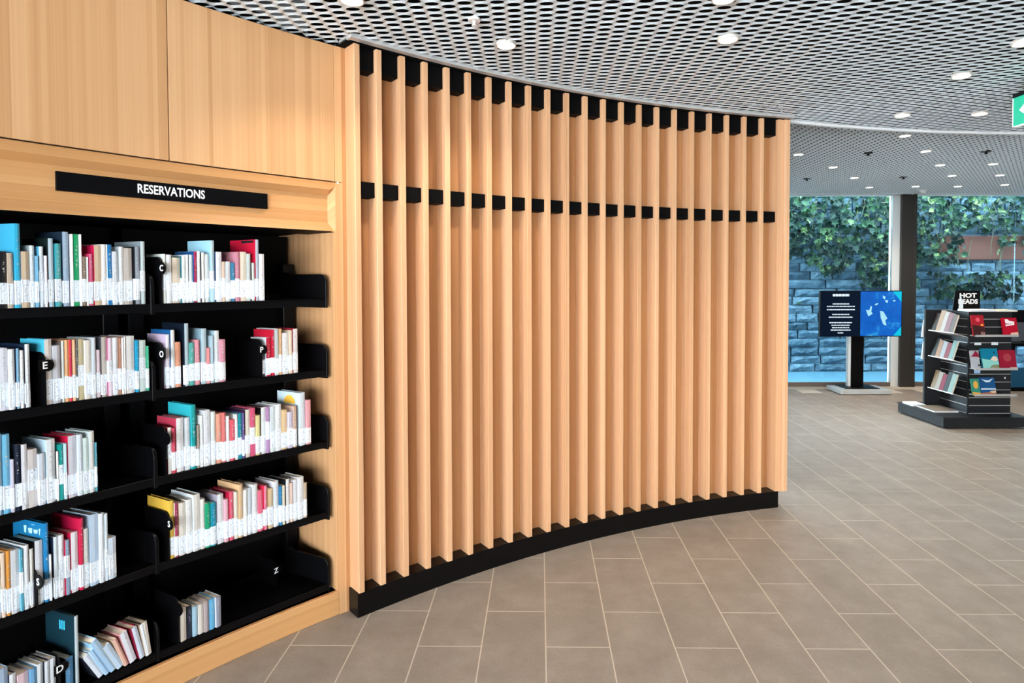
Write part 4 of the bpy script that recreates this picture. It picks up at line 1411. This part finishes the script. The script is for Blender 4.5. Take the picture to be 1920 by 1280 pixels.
face_book((5.235, yb, SHF[1] + 0.001), 0.185, 0.232, 0.02, 0, tl, '1490b0', 'teal book with pale figure on the middle display shelf', FG,
          [('cover_print', [(-.5, 0), (.5, 0), (.5, .38), (.1, .42), (-.5, .5)], '8ccfc4'), ('cover_print', [(-.1, 0), (.5, 0), (.5, .2), (.2, .22), (-.05, .12)], 'd8a848'), ('cover_print', [(.0, .45), (.2, .62), (.42, .6), (.48, .42), (.3, .36)], 'ecd0b8'), ('cover_print', circ(.28, .8, .06), '102a4c')])
face_book((5.435, yb, SHF[1] + 0.001), 0.188, 0.215, 0.022, 0, tl, 'b01c38', 'dark red book at right of the middle display shelf', FG,
          [('cover_print', circ(-.02, .6, .24, 16, .9), 'a83a40'), ('cover_print', [(.0, .01), (.49, .01), (.49, .08), (.1, .08)], 'e8d0b8')])
face_book((5.075, yb, SHF[2] + 0.001), 0.092, 0.185, 0.018, 0, tl, '3f9a86', 'green book with yellow oval at lower left of display stand', FG,
          [('cover_print', circ(0, .62, .3, 14, .8), 'd8a040'), ('cover_print', [(-.5, 0), (.5, 0), (.5, .14), (-.5, .18)], 'e0a850')])
face_book((5.215, yb, SHF[2] + 0.001), 0.17, 0.198, 0.022, 0, tl, '1c5c94', 'blue seascape book on the lowest front display shelf', FG,
          [('cover_print', [(-.4, .9), (-.1, .72), (.15, .74), (.4, .95), (.1, .84), (-.1, .84)], 'd8e4ec'), ('cover_print', [(-.5, .30), (.5, .30), (.5, .38), (-.5, .38)], 'c8d8e0'), ('cover_print', [(-.5, 0), (.5, 0), (.5, .14), (.1, .16), (-.5, .12)], 'b06848'), ('cover_print', [(.05, .12), (.48, .12), (.48, .26), (.1, .22)], 'e8c8a0')])
for px, py, w_, h_, c_, wds in ((5.14, 0.925, 0.075, 0.03, 'e8ecf0', 'small white card above the teal display book'), (5.335, 0.925, 0.075, 0.035, 'e8ecf0', 'small white card above the dark red display book'),
                                (5.14, 0.60, 0.07, 0.075, '9cc0e4', 'small pale blue card above the seascape display book'), (5.46, 0.535, 0.016, 0.02, 'f4f4f4', 'tiny round white tag on the lower slats of display stand')):
    tag(link('shelf_card', MB().box(px - w_ / 2, px + w_ / 2, GY0 - 0.004, GY0 - 0.001, py, py + h_).mesh('shelf_card', plain('card_' + c_, srgb(c_), 0.5))), wds, 'card')
# side shelves: books facing left
SIDE = [(0, ['4a3c36', 'e2c0a0', 'ece4dc', 'b88890', '8a8078'], ['dark brown', 'peach', 'white', 'dusty pink', 'taupe'], 0.255), (1, ['3c3c34', 'e0ac88', 'dce0e4', 'b04858', 'a8d0c8'], ['dark olive', 'orange', 'pale grey', 'red', 'pale teal'], 0.22),
        (2, ['c8ac88', 'e0d4c4', 'b02848', '3c4448', 'b4d8cc'], ['tan', 'cream', 'crimson', 'charcoal', 'mint'], 0.235)]
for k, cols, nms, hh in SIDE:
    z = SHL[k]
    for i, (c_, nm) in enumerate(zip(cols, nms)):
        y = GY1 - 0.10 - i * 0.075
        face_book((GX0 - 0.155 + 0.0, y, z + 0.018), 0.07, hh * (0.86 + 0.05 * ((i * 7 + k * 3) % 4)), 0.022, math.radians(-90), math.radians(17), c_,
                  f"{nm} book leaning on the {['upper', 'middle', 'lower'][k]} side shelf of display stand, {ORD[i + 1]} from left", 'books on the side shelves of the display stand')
# flat magazines on the plinth and on top
for x0, x1, y0, y1, z0, h_, c_, wds in ((4.70, 4.98, 6.95, 7.28, 0.131, 0.018, '9a8a78', 'magazine with brown cover lying on the display stand plinth'), (4.66, 4.83, 7.30, 7.50, 0.131, 0.02, 'eeeeee', 'white magazine lying on plinth behind the brown one'),
                                        (5.05, 5.34, 6.88, 7.1, GZ, 0.022, 'd8dade', 'pale magazine lying on top of the display stand'), (5.36, 5.58, 6.87, 7.08, GZ, 0.018, 'd8c070', 'yellow magazine lying at the top right of display stand')):
    m = MB().box(x0, x1, y0, y1, z0 + h_ - 0.002, z0 + h_).box(x0, x1, y0, y1, z0 + 0.0003, z0 + 0.002)
    o = tag(link('magazine', m.mesh('magazine', plain('mag_' + c_, srgb(c_), 0.35))), wds, 'magazine')
    link('page_block', MB().box(x0 + .002, x1 - .002, y0 + .002, y1 - .002, z0 + 0.002, z0 + h_ - 0.002).mesh('page_block', M_WHITE), o)
# leaflets hung on the far side of the wing
for z0, z1, wds in ((0.97, 1.19, 'white leaflet sticking out left of the stand, upper'), (0.70, 0.91, 'white leaflet sticking out left of the stand, lower')):
    m = MB(); m.prism([(4.818, z0), (4.85, z0 - 0.005), (4.85, z1), (4.843, z1)], lambda a, b, tt: (a, tt, b), GY1 + 0.021, GY1 + 0.029)
    tag(link('leaflet', m.mesh('leaflet', M_WHITE)), wds, 'leaflet')
# HOT READS board
hb = empty('hot_reads_sign', (5.235, 7.2, GZ)); tag(hb, 'black sign with white words HOT READS on top of display stand', 'sign')
m = MB(); m.prism([(-0.172, 0.0), (0.155, 0.0), (0.158, 0.237), (-0.142, 0.237)], lambda a, b, tt: (a, tt, b), 0, 0.008)
link('board', m.mesh('board', M_BLACK), hb)
for i, (wd, wpx, zz) in enumerate((('HOT', 0.205, 0.178), ('READS', 0.235, 0.105))):
    me = text_mesh(wd, 0.1, 0.0008, 0.004); xs = [v.co.x for v in me.vertices]; ys_ = [v.co.y for v in me.vertices]
    kx = wpx / (max(xs) - min(xs)); ky = 0.058 / (max(ys_) - min(ys_)); mxx = (max(xs) + min(xs)) / 2; myy = (max(ys_) + min(ys_)) / 2
    for v in me.vertices:
        v.co = ((v.co.x - mxx) * kx + 0.012, -0.0015 - v.co.z, (v.co.y - myy) * ky + zz)
    me.materials.append(M_LETTER); link('lettering', me, hb)
m = MB(); m.prism([(5.11, GZ), (5.165, GZ), (5.165, GZ + 0.06), (5.135, GZ + 0.185), (5.125, GZ + 0.185)], lambda a, b, tt: (a, tt, b), 7.165, 7.168)
tag(link('leaflet', m.mesh('leaflet', plain('leaflet_paper', (0.72, 0.78, 0.82), 0.5))), 'pointed white leaflet standing in front of the HOT READS sign', 'leaflet')

# ================================================================== DESK AND CHAIR AT THE RIGHT EDGE
dk = empty('service_desk', (7.9, 8.95, 0)); tag(dk, 'dark desk at the right edge behind the display stand', 'desk')
bevel(link('front_panel', MB().box(-0.72, 0.9, -0.02, 0.03, 0.06, 0.35).mesh('front_panel', plain('desk_blue_cast', (0.015, 0.09, 0.17), 0.25)), dk), 0.004)  # blue light on the base is painted into the panel colour
link('plinth', MB().box(-0.70, 0.9, 0.0, 0.6, 0, 0.06).mesh('plinth', M_BLACK), dk)
bevel(link('top', MB().box(-0.74, 0.92, -0.04, 0.66, 0.68, 0.72).mesh('top', M_BLACK), dk), 0.004)
bevel(link('screen_panel', MB().box(-0.70, 0.9, 0.25, 0.28, 0.72, 1.03).mesh('screen_panel', M_GREY), dk), 0.004)
link('side_panel', MB().box(-0.70, -0.66, 0.0, 0.6, 0.06, 0.68).mesh('side_panel', M_BLACK), dk)
mo = empty('monitor', (7.62, 9.10, 0.72)); tag(mo, 'black monitor seen from behind on desk at right edge', 'monitor')
bevel(link('housing', MB().box(-0.40, 0.25, 0, 0.04, 0.30, 0.49).mesh('housing', M_BLACK), mo), 0.006, 2)
link('stand', MB().box(-0.03, 0.03, 0.02, 0.04, 0.012, 0.32).box(-0.12, 0.12, -0.02, 0.06, 0.0, 0.012).mesh('stand', M_BLACK), mo)
ch = empty('desk_chair', (7.48, 8.60, 0)); tag(ch, 'black desk chair with grey armrest in front of the desk', 'chair')
bevel(link('seat', MB().box(-0.24, 0.26, -0.1, 0.18, 0.40, 0.47).mesh('seat', M_BLACK), ch), 0.02, 2)
bevel(link('backrest', MB().box(-0.22, 0.24, -0.16, -0.11, 0.44, 0.70).mesh('backrest', M_BLACK), ch), 0.02, 2)
bevel(link('armrest', MB().prism([(-0.27, 0.64), (-0.27, 0.70), (0.0, 0.70), (0.1, 0.58), (0.06, 0.58), (-0.02, 0.66)], lambda a, b, tt: (a, tt, b), -0.12, -0.06).mesh('armrest', plain('arm_grey', (0.12, 0.16, 0.20), 0.35)), ch), 0.008)
link('pedestal', MB().disc((0, 0.02, 0.06), 0.03, 0.34, 12).mesh('pedestal', M_BLACK), ch)
for i in range(5):
    a = 2 * math.pi * i / 5 + 0.3
    m = MB(); m.obox((0, 0.02), (math.cos(a), math.sin(a)), 0.02, 0.24, -0.02, 0.02, 0.05, 0.075); m.disc((0.23 * math.cos(a), 0.02 + 0.23 * math.sin(a), 0), 0.025, 0.05, 10)
    link('leg', m.mesh('leg', M_BLACK), ch)
